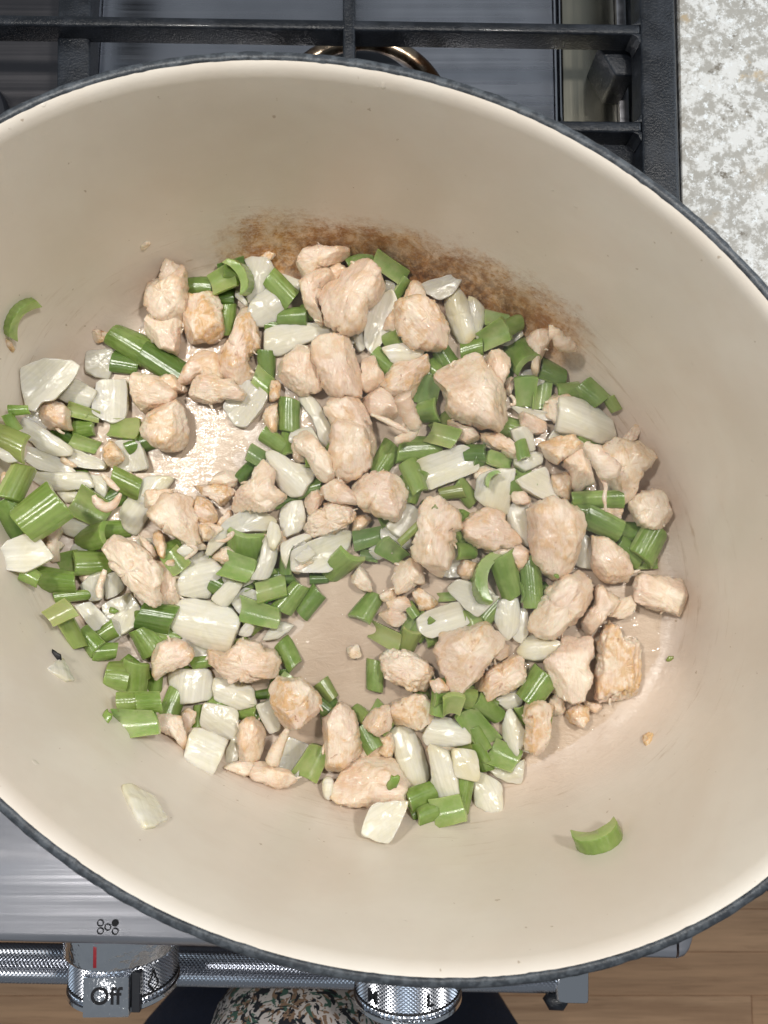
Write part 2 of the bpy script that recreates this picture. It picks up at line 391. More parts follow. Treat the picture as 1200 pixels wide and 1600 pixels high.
def knob(px, tipy, spin, pointer, marks):
    """knob: a bezel and a knurled grip on an axis sloping towards the cook"""
    zc = -0.060; c = at(px, 1478, zc); c.y = tipy; k = bpy.data.objects.new('knob', None)
    V, F = lathe([(0.0001, -0.028), (0.0283, -0.028), (0.0288, -0.027), (0.0288, 0.0158), (0.0280, 0.0170), (0.025, 0.0172)], 96)
    V = [(x, -z, y_) for (x, y_, z) in V]
    kb = link('knob', mesh('knob', V, F), M_kchrome, rg, True, 40)
    kb.location = (c.x, c.y, zc - FZ); kb.rotation_euler = (R(2), 0, R(-1.5) + R(2))
    g = knurl('grip', 0.0266, 0.0178, 150, 20, 0.00032, kb); g.location = (0.0006, -0.0168, 0)
    V, F = lathe([(0.0262, 0.0), (0.0275, 0.0006), (0.0275, 0.0026), (0.0265, 0.0034), (0.0001, 0.0036)], 96)
    V = [(x, -z, y_) for (x, y_, z) in V]
    cp = link('face', mesh('face', V, F), M_kchrome, kb, True, 40); cp.location = (0.0006, -0.0346, 0)
    V, F = lathe([(0.0266, 0.0), (0.0271, 0.0002), (0.0271, 0.0009), (0.0266, 0.0011)], 96)
    V = [(x, -z, y_) for (x, y_, z) in V]
    gl = link('groove_line', mesh('groove', V, F), M_black, kb, True); gl.location = (0.0006, -0.0315, 0)
    if pointer:
        bm = bmesh.new(); slab(bm, [(-0.0100, -0.0382), (0.0120, -0.0382), (0.0120, -0.0195), (-0.0100, -0.0195)], 0.019, 0.0280, 0.0007, 2)
        pt = link('pointer', bm_mesh('pointer', bm), M_kchrome, kb, True, 40)
        bm = bmesh.new(); slab(bm, [(0.0121, -0.0376), (0.0165, -0.0376), (0.0165, -0.0190), (0.0121, -0.0190)], 0.017, 0.0252, 0.0004, 1)
        link('pointer_side', bm_mesh('pointer_side', bm), M_cap, kb, True, 40)
        tm = text_mesh('Off', 0.0112, 0.00004); t = link('lettering', tm, M_black, pt, False); t.location = (0.0010, -0.0285, 0.02808)
        bm = bmesh.new(); slab(bm, [(-0.0010, -0.0150), (0.0010, -0.0150), (0.0010, -0.0050), (-0.0010, -0.0050)], 0.0278, 0.0290, 0.0002, 1)
        rl = link('red_line', bm_mesh('red_line', bm), M_red, kb, True); rl.location = (-0.004, 0, -0.0004)
    for (ang, s, sz) in marks:
        a = R(ang)
        if s == 'flame':
            me = mesh('flame', *tube(spline([(0, -0.0045, 0), (0.0026, -0.002, 0), (0.0012, 0.0015, 0), (0.0, 0.0048, 0), (-0.001, 0.002, 0), (-0.0026, -0.001, 0), (0, -0.0045, 0)], 4), 0.0005, 6))
        else: me = text_mesh(s, sz, 0.00015)
        t = link('lettering', me, M_black, kb, False)
        t.matrix_local = Matrix.Rotation(a, 4, 'Y') @ Matrix.Translation((0.0006, -0.0265, 0.0272))
    return kb
knob(192, -0.1680, 0, True, [(48, 'flame', 0.01)])
knob(634, -0.1735, 0, False, [(22, 'L', 0.0085), (-40, 'M', 0.0085)])

# ------------------------------------------------------------------ cast iron grate (lies on the range)
GT = -0.0065
gr = thing('cast_iron_grate', 'black cast iron grate carrying the oval pot', 'grate', (0, 0, PZ))
GO = (0, 0, PZ)
def bar(name, pts, z0, z1, bev=0.0014): return slab_obj(name, pts, z0, z1, M_iron, gr, bev, GO, 3)
def hbar(xa, ya, xb, yb_, wpx, h=0.012, name='cross_bar'):
    a = at(xa, ya, GT); b = at(xb, yb_, GT); a2 = at(xa, ya + wpx, GT); b2 = at(xb, yb_ + wpx, GT)
    return bar(name, [a2, b2, b, a], GT - h, GT)
hbar(-300, 17, 1001, 37, 16)
hbar(600, 184, 1003, 189, 17)
hbar(-300, 560, 1008, 576, 17); hbar(-300, 980, 1012, 1000, 17)
a = at(533, -300, GT); b = at(556, -300, GT)
bar('centre_bar', [at(536, 150, GT), at(555, 150, GT), at(555, 53, GT), at(555, 37, GT), at(556, -300, GT), at(534, -300, GT)], GT - 0.0115, GT + 0.0003)
z = GT
bar('side_bar', [at(1016, 1140, z), at(1082, 1140, z), at(1064, 310, z), at(1055, 0, z), at(1048, -320, z), at(994, -320, z), at(1000, 0, z), at(1004, 250, z)], GT - 0.014, GT + 0.0006, 0.0022)
# fillets where cross bars meet the side bar
for (px, py, s) in ((1001, 53, 1), (1001, 37, -1), (1003, 206, 1), (1003, 189, -1)):
    pts = [at(px + 1, py - 1 * s, GT), at(px - 14, py - 1 * s, GT), at(px - 5, py + 4 * s, GT), at(px - 1, py + 13 * s, GT), at(px + 1, py + 13 * s, GT)]
    if s > 0: pts = pts[::-1]
    bar('fillet', pts, GT - 0.012, GT - 0.0003, 0.0004)
# foot seen in the opening, and the wide low link at the left
zf = -0.022
bar('foot', [at(992, 118, zf), at(996, 70, zf), at(934, 70, zf), at(952, 98, zf), at(962, 116, zf)][::-1], PZ + 0.001, zf, 0.0015)
zf = -0.016
bar('low_link', [at(84, 400, zf), at(138, 400, zf), at(140, 65, zf), at(147, -300, zf), at(97, -300, zf), at(88, 70, zf)], zf - 0.012, zf, 0.002)
bar('low_link', [at(1009, 300, -0.018), at(1009, 216, -0.018), at(900, 216, -0.018), at(900, 300, -0.018)][::-1], -0.035, -0.018, 0.002)
# ------------------------------------------------------------------ the oval pot
PC = np.array([-0.0101, 0.0258]); PA, PB, PR_, PN = 0.1757, 0.1380, -0.4649, 1.94
def oval(inset, n=160):
    t = np.arange(n) * 2 * math.pi / n; e = 2 / PN
    u = (PA - inset) * np.sign(np.cos(t)) * np.abs(np.cos(t)) ** e; v = (PB - inset) * np.sign(np.sin(t)) * np.abs(np.sin(t)) ** e
    c, s = math.cos(PR_), math.sin(PR_)
    return np.stack([u * c - v * s, u * s + v * c], 1)
def oval_loft(prof, n=192, jit=None):
    V = []; F = []; m = len(prof)
    for k, (i, z) in enumerate(prof):
        P = oval(i, n)
        V += [(p[0], p[1], z) for p in P]
    for k in range(m - 1):
        for j in range(n):
            a = k * n + j; b = k * n + (j + 1) % n
            F.append((a, b, b + n, a + n))
    return V, F
INNER = [(0.0034, 0.1150), (0.0042, 0.1146), (0.0055, 0.1130), (0.0062, 0.1100), (0.0075, 0.095), (0.0090, 0.078), (0.0103, 0.060), (0.0118, 0.044), (0.0138, 0.030), (0.0160, 0.020), (0.0190, 0.0120), (0.0225, 0.0065), (0.0270, 0.0025), (0.033, 0.0006), (0.042, 0.0)]
HP = np.array(INNER)[::-1]      # inset decreasing in z
def hfun(x, y):
    """height of the pot's inner surface above a spot"""
    x = np.asarray(x) - PC[0]; y = np.asarray(y) - PC[1]; c, s = math.cos(PR_), math.sin(PR_)
    u = x * c + y * s; v = -x * s + y * c; rr = np.hypot(u, v) + 1e-9
    g = (np.abs(u / PA) ** PN + np.abs(v / PB) ** PN) ** (1 / PN) + 1e-9
    bound = rr / g; gu = u / (PA * PA); gv = v / (PB * PB); cs = (u * gu + v * gv) / (rr * np.hypot(gu, gv) + 1e-12)
    ins = (bound - rr) * cs
    return np.interp(-ins, -HP[:, 0], HP[:, 1])

def mat_enamel():
    m = NM('cream_enamel'); p = m.coord('Object', (1, 1, 1)); S = m.sep(p)
    n1 = m.noise(p, 22, 4, 0.6); n2 = m.noise(p, 300, 3, 0.6)
    # direction round the pot
    g = m.math('SQRT', m.math('ADD', m.math('MULTIPLY', S[0], S[0]), m.math('MULTIPLY', S[1], S[1])))
    ca = m.math('DIVIDE', m.math('ADD', m.math('MULTIPLY', S[0], 0.22), m.math('MULTIPLY', S[1], 0.975)), g)
    angm = m.ramp(ca, 0.60, 0.88)
    uu = m.math('ADD', m.math('MULTIPLY', S[0], math.cos(PR_) / PA), m.math('MULTIPLY', S[1], math.sin(PR_) / PA))
    vv = m.math('ADD', m.math('MULTIPLY', S[0], -math.sin(PR_) / PB), m.math('MULTIPLY', S[1], math.cos(PR_) / PB))
    ge = m.math('SQRT', m.math('ADD', m.math('MULTIPLY', uu, uu), m.math('MULTIPLY', vv, vv)))
    edge = m.ramp(ge, 0.66, 0.82); angm = m.math('MULTIPLY', angm, edge)
    st = m.coord('Object', (90, 55, 300), (0, 0, R(25))); sn = m.noise(st, 1.0, 6, 0.7, 0.8)
    bl = m.noise(p, 42, 6, 0.72, 0.6); fine = m.noise(p, 420, 4, 0.7, 0.5)
    h01 = m.ramp(S[2], 0.0, 0.056, 1, 0)
    nn = m.math('ADD', m.math('MULTIPLY', bl, 0.55), m.math('ADD', m.math('MULTIPLY', fine, 0.33), m.math('MULTIPLY', sn, 0.25)))
    lvl = m.math('ADD', nn, m.math('MULTIPLY', m.math('MULTIPLY', h01, angm), 0.62))
    f2 = m.noise(m.coord('Object', (520, 300, 900), (0, 0, R(20)), (4, 4, 4)), 1, 5, 0.75, 0.6); f3 = m.noise(m.coord('Object', (1, 1, 1), loc=(7, 3, 1)), 110, 5, 0.75, 0.3)
    mask = m.math('MULTIPLY', m.math('MULTIPLY', m.ramp(lvl, 0.74, 1.06), angm), m.math('ADD', 0.30, m.math('MULTIPLY', m.ramp(f2, 0.36, 0.62, 0.3, 0.9), m.ramp(f3, 0.34, 0.60, 0.25, 1.0))))
    hgt = m.math('ADD', S[2], m.math('MULTIPLY', m.math('SUBTRACT', bl, 0.5), 0.05))
    # streaks all round the lower wall
    smu0 = m.noise(m.coord('Object', (1, 1, 1), loc=(1, 6, 4)), 26, 4, 0.6, 0.5)
    an = m.math('ARCTAN2', vv, uu); cxn = m.n('ShaderNodeCombineXYZ'); m.put(cxn.inputs[0], m.math('MULTIPLY', an, 5.0)); m.put(cxn.inputs[1], m.math('MULTIPLY', m.math('ADD', S[2], m.math('MULTIPLY', ge, 0.06)), 420.0)); m.put(cxn.inputs[2], m.math('MULTIPLY', bl, 1.5))
    strk = m.noise(cxn.outputs[0], 1.0, 4, 0.65, 0.2)
    ring = m.math('MULTIPLY', m.math('MULTIPLY', edge, m.ramp(S[2], 0.0, 0.06, 1, 0)), m.math('MULTIPLY', m.ramp(strk, 0.54, 0.72, 0, 0.55), m.ramp(smu0, 0.40, 0.62)))
    base = m.mix(m.ramp(n1, 0.3, 0.7), (0.70, 0.640, 0.560), (0.745, 0.69, 0.61))
    smu = m.noise(m.coord('Object', (1, 1, 1), loc=(9, 2, 4)), 11, 5, 0.6, 0.6); base = m.mix(m.ramp(smu, 0.42, 0.62, 0, 0.45), base, (0.66, 0.575, 0.485))
    floorm = m.ramp(S[2], 0.0015, 0.030, 1, 0)
    base = m.mix(m.math('MULTIPLY', floorm, 0.85), base, m.mix(m.ramp(n1, 0.35, 0.65), (0.56, 0.44, 0.35), (0.66, 0.54, 0.44)))
    col = m.mix(ring, base, (0.34, 0.22, 0.11))
    col = m.mix(m.math('MINIMUM', m.math('MULTIPLY', mask, 1.0), 0.92), col, m.mix(m.ramp(f3, 0.35, 0.65), (0.60, 0.31, 0.065), (0.32, 0.125, 0.02)))
    dk = m.math('MULTIPLY', m.math('MULTIPLY', m.math('MULTIPLY', edge, m.ramp(ca, 0.76, 0.97)), m.ramp(hgt, 0.002, 0.034, 1, 0)), m.ramp(bl, 0.38, 0.52))
    col = m.mix(m.math('MULTIPLY', dk, m.ramp(fine, 0.36, 0.58, 0.35, 1.0)), col, (0.085, 0.032, 0.010))
    # tiny brown specks
    sp = m.noise(m.coord('Object', (1, 1, 1), loc=(5, 5, 5)), 330, 2, 0.5)
    col = m.mix(m.ramp(sp, 0.745, 0.775, 0, 0.5), col, (0.25, 0.15, 0.06))
    m.set(Base_Color=col)
    wet = m.noise(m.coord('Object', (1, 1, 1), loc=(2, 1, 0)), 30, 4, 0.6, 1.0)
    wr = m.ramp(wet, 0.40, 0.62, 0.26, 0.48)
    m.set(Roughness=m.mix(floorm, (0.36, 0.36, 0.36), m.math('ADD', wr, 0.0)))
    sc = m.noise(m.coord('Object', (140, 900, 300), (0, 0, R(35))), 1, 3, 0.7)
    wav = m.noise(m.coord('Object', (130, 260, 100), (0, 0, R(-25))), 1, 5, 0.65, 1.2)
    drop = m.noise(m.coord('Object', (1, 1, 1), loc=(3, 8, 4)), 240, 1, 0.4); b = m.bump(m.ramp(drop, 0.79, 0.84), 0.4, 0.0004); b = m.bump(n2, 0.16, 0.0004, b); b = m.bump(m.math('MULTIPLY', strk, m.ramp(S[2], 0.0, 0.07, 1, 0.1)), 0.35, 0.0004, b); b = m.bump(m.math('MULTIPLY', sc, floorm), 0.12, 0.0005, b)
    b = m.bump(m.math('MULTIPLY', wav, floorm), 0.22, 0.0018, b); b = m.bump(m.math('MULTIPLY', mask, fine), 0.3, 0.0005, b)
    m.set(Normal=b)
    wav2 = m.noise(m.coord('Object', (210, 420, 100), (0, 0, R(-25)), (1, 2, 0)), 1, 4, 0.6, 0.8)
    m.put(m.b.inputs['Coat Weight'], m.math('ADD', m.math('MULTIPLY', floorm, 0.12), 0.10)); m.put(m.b.inputs['Coat Roughness'], m.ramp(floorm, 0, 1, 0.3, 0.12))
    m.put(m.b.inputs['Coat Normal'], m.bump(m.math('MULTIPLY', wav2, floorm), 0.30, 0.0011))
    return m.m
M_enamel = mat_enamel()
def mat_rim():
    m = NM('speckled_grey_enamel_rim'); p = m.coord('Object', (1, 1, 1)); a = m.noise(p, 260, 4, 0.7); b2 = m.noise(p, 1100, 2, 0.6)
    m.set(Base_Color=m.mix(m.ramp(a, 0.42, 0.62), (0.034, 0.040, 0.048), (0.082, 0.094, 0.108)), Roughness=0.42, Normal=m.bump(b2, 0.35, 0.0004)); return m.m
M_rim = mat_rim()
M_body = mat_simple('dark_blue_enamel', (0.022, 0.035, 0.055), 0.3)
def mat_film():
    m = bpy.data.materials.new('oily_liquid'); m.use_nodes = True; nt = m.node_tree; nt.nodes.clear(); L = nt.links
    out = nt.nodes.new('ShaderNodeOutputMaterial'); mx = nt.nodes.new('ShaderNodeMixShader'); tr = nt.nodes.new('ShaderNodeBsdfTransparent'); gl = nt.nodes.new('ShaderNodeBsdfGlossy'); fr = nt.nodes.new('ShaderNodeFresnel')
    tr.inputs[0].default_value = (0.985, 0.96, 0.92, 1); gl.inputs['Roughness'].default_value = 0.03; fr.inputs['IOR'].default_value = 1.42
    tc = nt.nodes.new('ShaderNodeTexCoord'); n1 = nt.nodes.new('ShaderNodeTexNoise'); n1.inputs['Scale'].default_value = 1; n1.inputs['Detail'].default_value = 3.5; mpp = nt.nodes.new('ShaderNodeMapping'); mpp.inputs['Scale'].default_value = (70, 230, 60); mpp.inputs['Rotation'].default_value = (0, 0, 0.5); n1.inputs['Distortion'].default_value = 0.6
    b = nt.nodes.new('ShaderNodeBump'); b.inputs['Strength'].default_value = 0.6; b.inputs['Distance'].default_value = 0.0010
    L.new(tc.outputs['Object'], mpp.inputs[0]); L.new(mpp.outputs[0], n1.inputs['Vector']); n2 = nt.nodes.new('ShaderNodeTexNoise'); n2.inputs['Scale'].default_value = 620; n2.inputs['Detail'].default_value = 2; L.new(tc.outputs['Object'], n2.inputs['Vector']); b2 = nt.nodes.new('ShaderNodeBump'); b2.inputs['Strength'].default_value = 0.35; b2.inputs['Distance'].default_value = 0.0005; L.new(n2.outputs['Fac'], b2.inputs['Height']); L.new(b2.outputs[0], b.inputs['Normal']); L.new(n1.outputs['Fac'], b.inputs['Height']); L.new(b.outputs[0], gl.inputs['Normal']); L.new(b.outputs[0], fr.inputs['Normal'])
    L.new(fr.outputs[0], mx.inputs[0]); L.new(tr.outputs[0], mx.inputs[1]); L.new(gl.outputs[0], mx.inputs[2]); L.new(mx.outputs[0], out.inputs[0]); return m
def cooking_liquid():
    n = 190; xs = np.linspace(-0.16, 0.15, n); ys = np.linspace(-0.10, 0.15, n); X, Y = np.meshgrid(xs, ys); Pq = np.stack([X.ravel() * 28, Y.ravel() * 28, X.ravel() * 0], 1)
    Z = 0.0007 + 0.0011 * perlin(Pq + 3) + 0.0005 * perlin(Pq * 3 + 9) + 0.0006 * np.clip((X.ravel() - 0.0) / 0.1, -0.5, 1)
    V = np.stack([X.ravel(), Y.ravel(), Z], 1); fl0 = hfun(V[:, 0], V[:, 1]); ok = (Z > fl0 - 0.0004).reshape(n, n); F = []
    for a in range(n - 1):
        for b in range(n - 1):
            if ok[a, b] and ok[a + 1, b] and ok[a, b + 1] and ok[a + 1, b + 1]: F.append((a * n + b, a * n + b + 1, (a + 1) * n + b + 1, (a + 1) * n + b))
    bm = bmesh.new(); bm.from_mesh(mesh('l', V, F)); bmesh.ops.delete(bm, geom=[v for v in bm.verts if not v.link_faces], context='VERTS')
    o = link('cooking_liquid', bm_mesh('cooking_liquid', bm), mat_film()); o['kind'] = 'stuff'; o['label'] = 'thin oily cooking liquid pooled on the pot floor'; o['category'] = 'liquid'
pot = thing('oval_pot', 'large oval pot with cream enamel inside and dark grey rim, holding the chicken and vegetables', 'pot', (PC[0], PC[1], 0))
V, F = oval_loft(INNER)
V.append((0, 0, 0.0)); n = 192; base = (len(INNER) - 1) * n
# floor of the pot: rings down to the middle
rings = []
for s in (0.85, 0.6, 0.3):
    P = oval(0.042, n) * s; rings.append(len(V)); V += [(p[0], p[1], 0.0) for p in P]
prev = base
for rr in rings:
    for j in range(n): F.append((prev + j, prev + (j + 1) % n, rr + (j + 1) % n, rr + j))
    prev = rr
for j in range(n): F.append((prev + j, prev + (j + 1) % n, len(INNER) * n))
cooking_liquid()
ins_me = mesh('enamel_interior', V, F)
link('enamel_interior', ins_me, M_enamel, pot)
V, F = oval_loft([(0.0034, 0.1150), (0.0032, 0.11535), (0.0027, 0.1157), (0.0015, 0.1157), (0.0004, 0.1150), (0.0, 0.1140), (0.0, 0.1115), (0.0008, 0.1105)], 384)
V = np.array(V); q = perlin(V * 900) * 0.00032; ang = np.arctan2(V[:, 1], V[:, 0]); rad = np.hypot(V[:, 0], V[:, 1])
V[:, 0] += np.cos(ang) * q; V[:, 1] += np.sin(ang) * q
link('rim', mesh('rim', V, F), M_rim, pot)
V, F = oval_loft([(0.0008, 0.1105), (0.003, 0.09), (0.006, 0.05), (0.010, 0.02), (0.016, 0.004), (0.024, -0.003), (0.034, -0.0055), (0.045, -0.006)], 128)
F.append(tuple(7 * 128 + j for j in range(128)))
link('outer_wall', mesh('outer_wall', V, F), M_body, pot)
for s in (1, -1):
    L = [(PA - 0.004, -0.045, 0.095), (PA + 0.016, -0.042, 0.098), (PA + 0.034, -0.026, 0.100), (PA + 0.038, 0, 0.1005), (PA + 0.034, 0.026, 0.100), (PA + 0.016, 0.042, 0.098), (PA - 0.004, 0.045, 0.095)]
    c_, s_ = math.cos(PR_), math.sin(PR_)
    P = [((x * s) * c_ - (y * s) * s_, (x * s) * s_ + (y * s) * c_, z) for x, y, z in L]
    V, F = tube(spline(P, 6), 0.0075, 14, 0.7); link('handle', mesh('handle', V, F), M_body, pot)

# ------------------------------------------------------------------ the cook standing at the range
def mat_camo():
    m = NM('printed_fabric'); p = m.coord('Object', (1, 1, 1)); wv = m.noise(m.coord('Object', (1400, 1400, 1400)), 1, 2, 0.5)
    def spots(scale, off, lo):
        return m.ramp(m.noise(m.coord('Object', (1, 1, 1), loc=(off, off * 2, off)), scale, 2, 0.75, 1.8), lo, lo + 0.012)
    col = m.mix(spots(75, 1, 0.53), (0.52, 0.48, 0.46), (0.22, 0.14, 0.09))
    col = m.mix(spots(85, 3, 0.57), col, (0.05, 0.11, 0.085)); col = m.mix(spots(90, 7, 0.53), col, (0.012, 0.014, 0.02))
    m.set(Base_Color=col, Roughness=0.9, Normal=m.bump(wv, 0.15, 0.0003)); return m.m
def mat_navy():
    m = NM('navy_cloth'); p = m.coord('Object', (1, 1, 1)); a = m.noise(p, 9, 4, 0.6); t = m.noise(m.coord('Object', (1500, 300, 300)), 1, 2, 0.6)
    m.set(Base_Color=m.mix(a, (0.008, 0.012, 0.03), (0.02, 0.028, 0.055)), Roughness=0.95, Normal=m.bump(m.math('ADD', a, m.math('MULTIPLY', t, 0.05)), 0.5, 0.02)); return m.m
M_navy = mat_navy(); M_camo = mat_camo()
def loft(rings, n=48):
    V = []; F = []
    for (cx, cy, z, rx, ry) in rings:
        for j in range(n):
            a = 2 * math.pi * j / n; V.append((cx + rx * math.cos(a), cy + ry * math.sin(a), z))
    for k in range(len(rings) - 1):
        for j in range(n): F.append((k * n + j, k * n + (j + 1) % n, (k + 1) * n + (j + 1) % n, (k + 1) * n + j))
    F.append(tuple(range(n))[::-1]); F.append(tuple((len(rings) - 1) * n + j for j in range(n))); return V, F
pc = at(500, 1600, -0.5); px0 = at(517, 1536, -0.5)
PX = px0.x; PY = px0.y
per = thing('person', 'person in navy trousers and a leaf patterned shirt standing in front of the range', 'person', (PX, PY - 0.15, FZ))
ox, oy = PX, PY - 0.15
def rel(rs): return [(a - ox, b - oy, c - FZ, d, e) for a, b, c, d, e in rs]
tl = at(365, 1600, -0.11); tp = at(462, 1541, -0.11)
bx, by = tp.x, tp.y
body_r = [(PX, PY - 0.13, -0.30, 0.16, 0.10), (PX, PY - 0.12, -0.24, 0.165, 0.10), (bx, by - 0.25, -0.17, 0.13, 0.09), (bx, by - 0.25, -0.12, 0.12, 0.085), (bx, by - 0.22, -0.05, 0.12, 0.07), (bx, by - 0.20, 0.03, 0.13, 0.075)]
V, F = loft(rel(body_r)); link('body', mesh('body', V, F), mat_simple('skin', (0.55, 0.33, 0.24), 0.5), per)
# trousers: hips and two legs
bm = bmesh.new()
for s in (-1, 1):
    V, F = loft(rel([(PX + s * 0.11, PY - 0.20, FZ + 0.06, 0.062, 0.07), (PX + s * 0.112, PY - 0.17, -0.75, 0.075, 0.085), (PX + s * 0.112, PY - 0.105, -0.58, 0.092, 0.098), (PX + s * 0.110, PY - 0.095, -0.50, 0.104, 0.098), (PX + s * 0.098, PY - 0.115, -0.40, 0.104, 0.105), (PX + s * 0.085, PY - 0.14, -0.30, 0.10, 0.11)]))
    bm.from_mesh(mesh('leg', V, F))
V, F = loft(rel([(PX, PY - 0.135, -0.36, 0.17, 0.11), (PX, PY - 0.14, -0.30, 0.19, 0.12), (PX, PY - 0.14, -0.22, 0.187, 0.12), (PX, PY - 0.13, -0.18, 0.18, 0.12)])); bm.from_mesh(mesh('hips', V, F))
link('trousers', bm_mesh('trousers', bm), M_navy, per)
# shirt with its rounded front
V, F = loft([(0, -0.055, -0.09, 0.030, 0.022), (0, -0.055, -0.085, 0.046, 0.036), (0, -0.055, -0.06, 0.056, 0.046), (0, -0.050, -0.03, 0.058, 0.050), (0, -0.047, 0.0, 0.056, 0.0475), (0, -0.052, 0.02, 0.056, 0.045), (0, -0.09, 0.05, 0.08, 0.05), (0, -0.16, 0.08, 0.14, 0.07), (0, -0.19, 0.13, 0.15, 0.085), (0, -0.19, 0.16, 0.12, 0.07)], 96)
V = [(x + bx - ox + perlin(np.array([[x * 22, z * 22, y * 22]]))[0] * 0.004, y + by - oy, z - 0.11 - FZ) for x, y, z in V]
sh_ = link('shirt', mesh('shirt', V, F), M_camo, per)
for s in (-1, 1):
    V, F = loft(rel([(PX + s * 0.11, PY - 0.14, FZ + 0.001, 0.045, 0.13), (PX + s * 0.11, PY - 0.14, FZ + 0.03, 0.046, 0.128), (PX + s * 0.11, PY - 0.16, FZ + 0.06, 0.04, 0.10), (PX + s * 0.11, PY - 0.20, FZ + 0.085, 0.035, 0.05)])); link('shoe', mesh('shoe', V, F), M_navy, per)
# ------------------------------------------------------------------ materials of the food
def mat_chicken():
    m = NM('cooked_chicken'); p = m.coord('Object', (1, 1, 1), perobj=False); q = m.coord('Object', (1, 1, 1), perobj=True)
    tan = m.attr('tan'); fib = m.noise(m.coord('Object', (160, 1500, 900), perobj=True), 1, 4, 0.65, 0.3)
    big = m.noise(q, 95, 4, 0.62, 0.5); med = m.noise(q, 330, 4, 0.62, 0.4); fine = m.noise(q, 1500, 3, 0.6)
    low = m.noise(q, 48, 3, 0.55)
    base = m.mix(m.ramp(low, 0.38, 0.60), (0.775, 0.60, 0.475), (0.87, 0.74, 0.59))
    base = m.mix(m.math('MULTIPLY', m.ramp(fib, 0.50, 0.68), 0.55), base, (0.93, 0.83, 0.69))
    base = m.mix(m.math('MULTIPLY', m.ramp(fib, 0.46, 0.30), 0.45), base, (0.68, 0.48, 0.34))
    geo = m.n('ShaderNodeNewGeometry'); pt = m.ramp(geo.outputs['Pointiness'], 0.505, 0.57)
    br = m.math('ADD', m.math('MULTIPLY', m.ramp(med, 0.32, 0.62), 0.65), m.math('MULTIPLY', pt, 0.55))
    br = m.math('MULTIPLY', m.ramp(big, 0.41, 0.58), br)
    f = m.math('MULTIPLY', br, m.math('ADD', m.math('MULTIPLY', tan, 1.3), 0.32))
    col = m.mix(m.math('MINIMUM', f, 0.85), base, (0.68, 0.42, 0.18))
    dkf = m.math('MULTIPLY', m.ramp(m.noise(q, 210, 4, 0.65, 0.6), 0.62, 0.72), m.math('ADD', m.math('MULTIPLY', tan, 0.9), 0.16))
    col = m.mix(m.math('MINIMUM', dkf, 1.0), col, (0.34, 0.13, 0.04))
    m.set(Base_Color=col, Roughness=m.ramp(med, 0.35, 0.65, 0.30, 0.52))
    m.set(Subsurface_Weight=0.28, Subsurface_Scale=0.004); m.b.inputs['Subsurface Radius'].default_value = (1.0, 0.45, 0.25)
    m.b.inputs['Coat Weight'].default_value = 0.6; m.b.inputs['Coat Roughness'].default_value = 0.10
    b = m.bump(fib, 0.45, 0.0008); b = m.bump(med, 0.35, 0.0012, b); b = m.bump(fine, 0.35, 0.0004, b); m.set(Normal=b); m.put(m.b.inputs['Coat Normal'], m.bump(m.noise(q, 600, 3, 0.6), 0.55, 0.0009)); return m.m
M_chick = mat_chicken()
def mat_onion():
    m = NM('soft_onion'); G = m.sep(m.coord('Generated')); q = m.coord('Object', (1, 1, 1), perobj=True); yel = m.attr('yellow'); gl = m.attr('glassy')
    st = m.noise(m.coord('Object', (26, 900, 200), perobj=True), 1, 3, 0.55, 0.15); n = m.noise(q, 70, 3, 0.5); fine = m.noise(q, 900, 3, 0.6)
    e = m.math('MULTIPLY', m.math('SUBTRACT', G[0], 0.5), 2.0); e = m.math('ABSOLUTE', e)
    e2 = m.math('ABSOLUTE', m.math('MULTIPLY', m.math('SUBTRACT', G[1], 0.5), 2.0)); ed = m.math('MULTIPLY', m.math('ADD', m.ramp(e, 0.55, 1.0), m.ramp(e2, 0.85, 1.0, 0, 0.4)), m.ramp(m.noise(q, 55, 3, 0.6), 0.35, 0.65))
    base = m.mix(m.ramp(st, 0.35, 0.65), (0.885, 0.86, 0.755), (0.78, 0.755, 0.65))
    f = m.math('MULTIPLY', m.math('ADD', m.math('MULTIPLY', m.ramp(n, 0.35, 0.65), 0.6), m.math('MULTIPLY', ed, 0.8)), m.math('ADD', yel, 0.22))
    col = m.mix(m.math('MINIMUM', f, 0.9), base, (0.73, 0.66, 0.41))
    bf = m.math('MULTIPLY', m.math('MULTIPLY', ed, m.ramp(m.noise(q, 160, 4, 0.6), 0.45, 0.62)), m.math('MULTIPLY', yel, 0.8))
    col = m.mix(bf, col, (0.50, 0.30, 0.09))
    col = m.mix(m.math('MULTIPLY', gl, 0.55), col, (0.72, 0.69, 0.58))
    m.set(Base_Color=col, Roughness=m.ramp(n, 0.3, 0.7, 0.10, 0.24))
    m.set(Subsurface_Weight=0.5, Subsurface_Scale=0.0045); m.b.inputs['Subsurface Radius'].default_value = (1.0, 0.95, 0.55)
    m.put(m.b.inputs['Transmission Weight'], m.math('ADD', m.math('MULTIPLY', gl, 0.22), 0.02)); m.b.inputs['IOR'].default_value = 1.35
    m.b.inputs['Coat Weight'].default_value = 0.6; m.b.inputs['Coat Roughness'].default_value = 0.08
    b = m.bump(st, 0.22, 0.0005); b = m.bump(m.noise(q, 260, 3, 0.6, 0.4), 0.25, 0.0007, b); b = m.bump(fine, 0.15, 0.0002, b); m.set(Normal=b); m.put(m.b.inputs['Coat Normal'], m.bump(m.noise(q, 480, 3, 0.6), 0.5, 0.0008)); return m.m
M_onion = mat_onion()
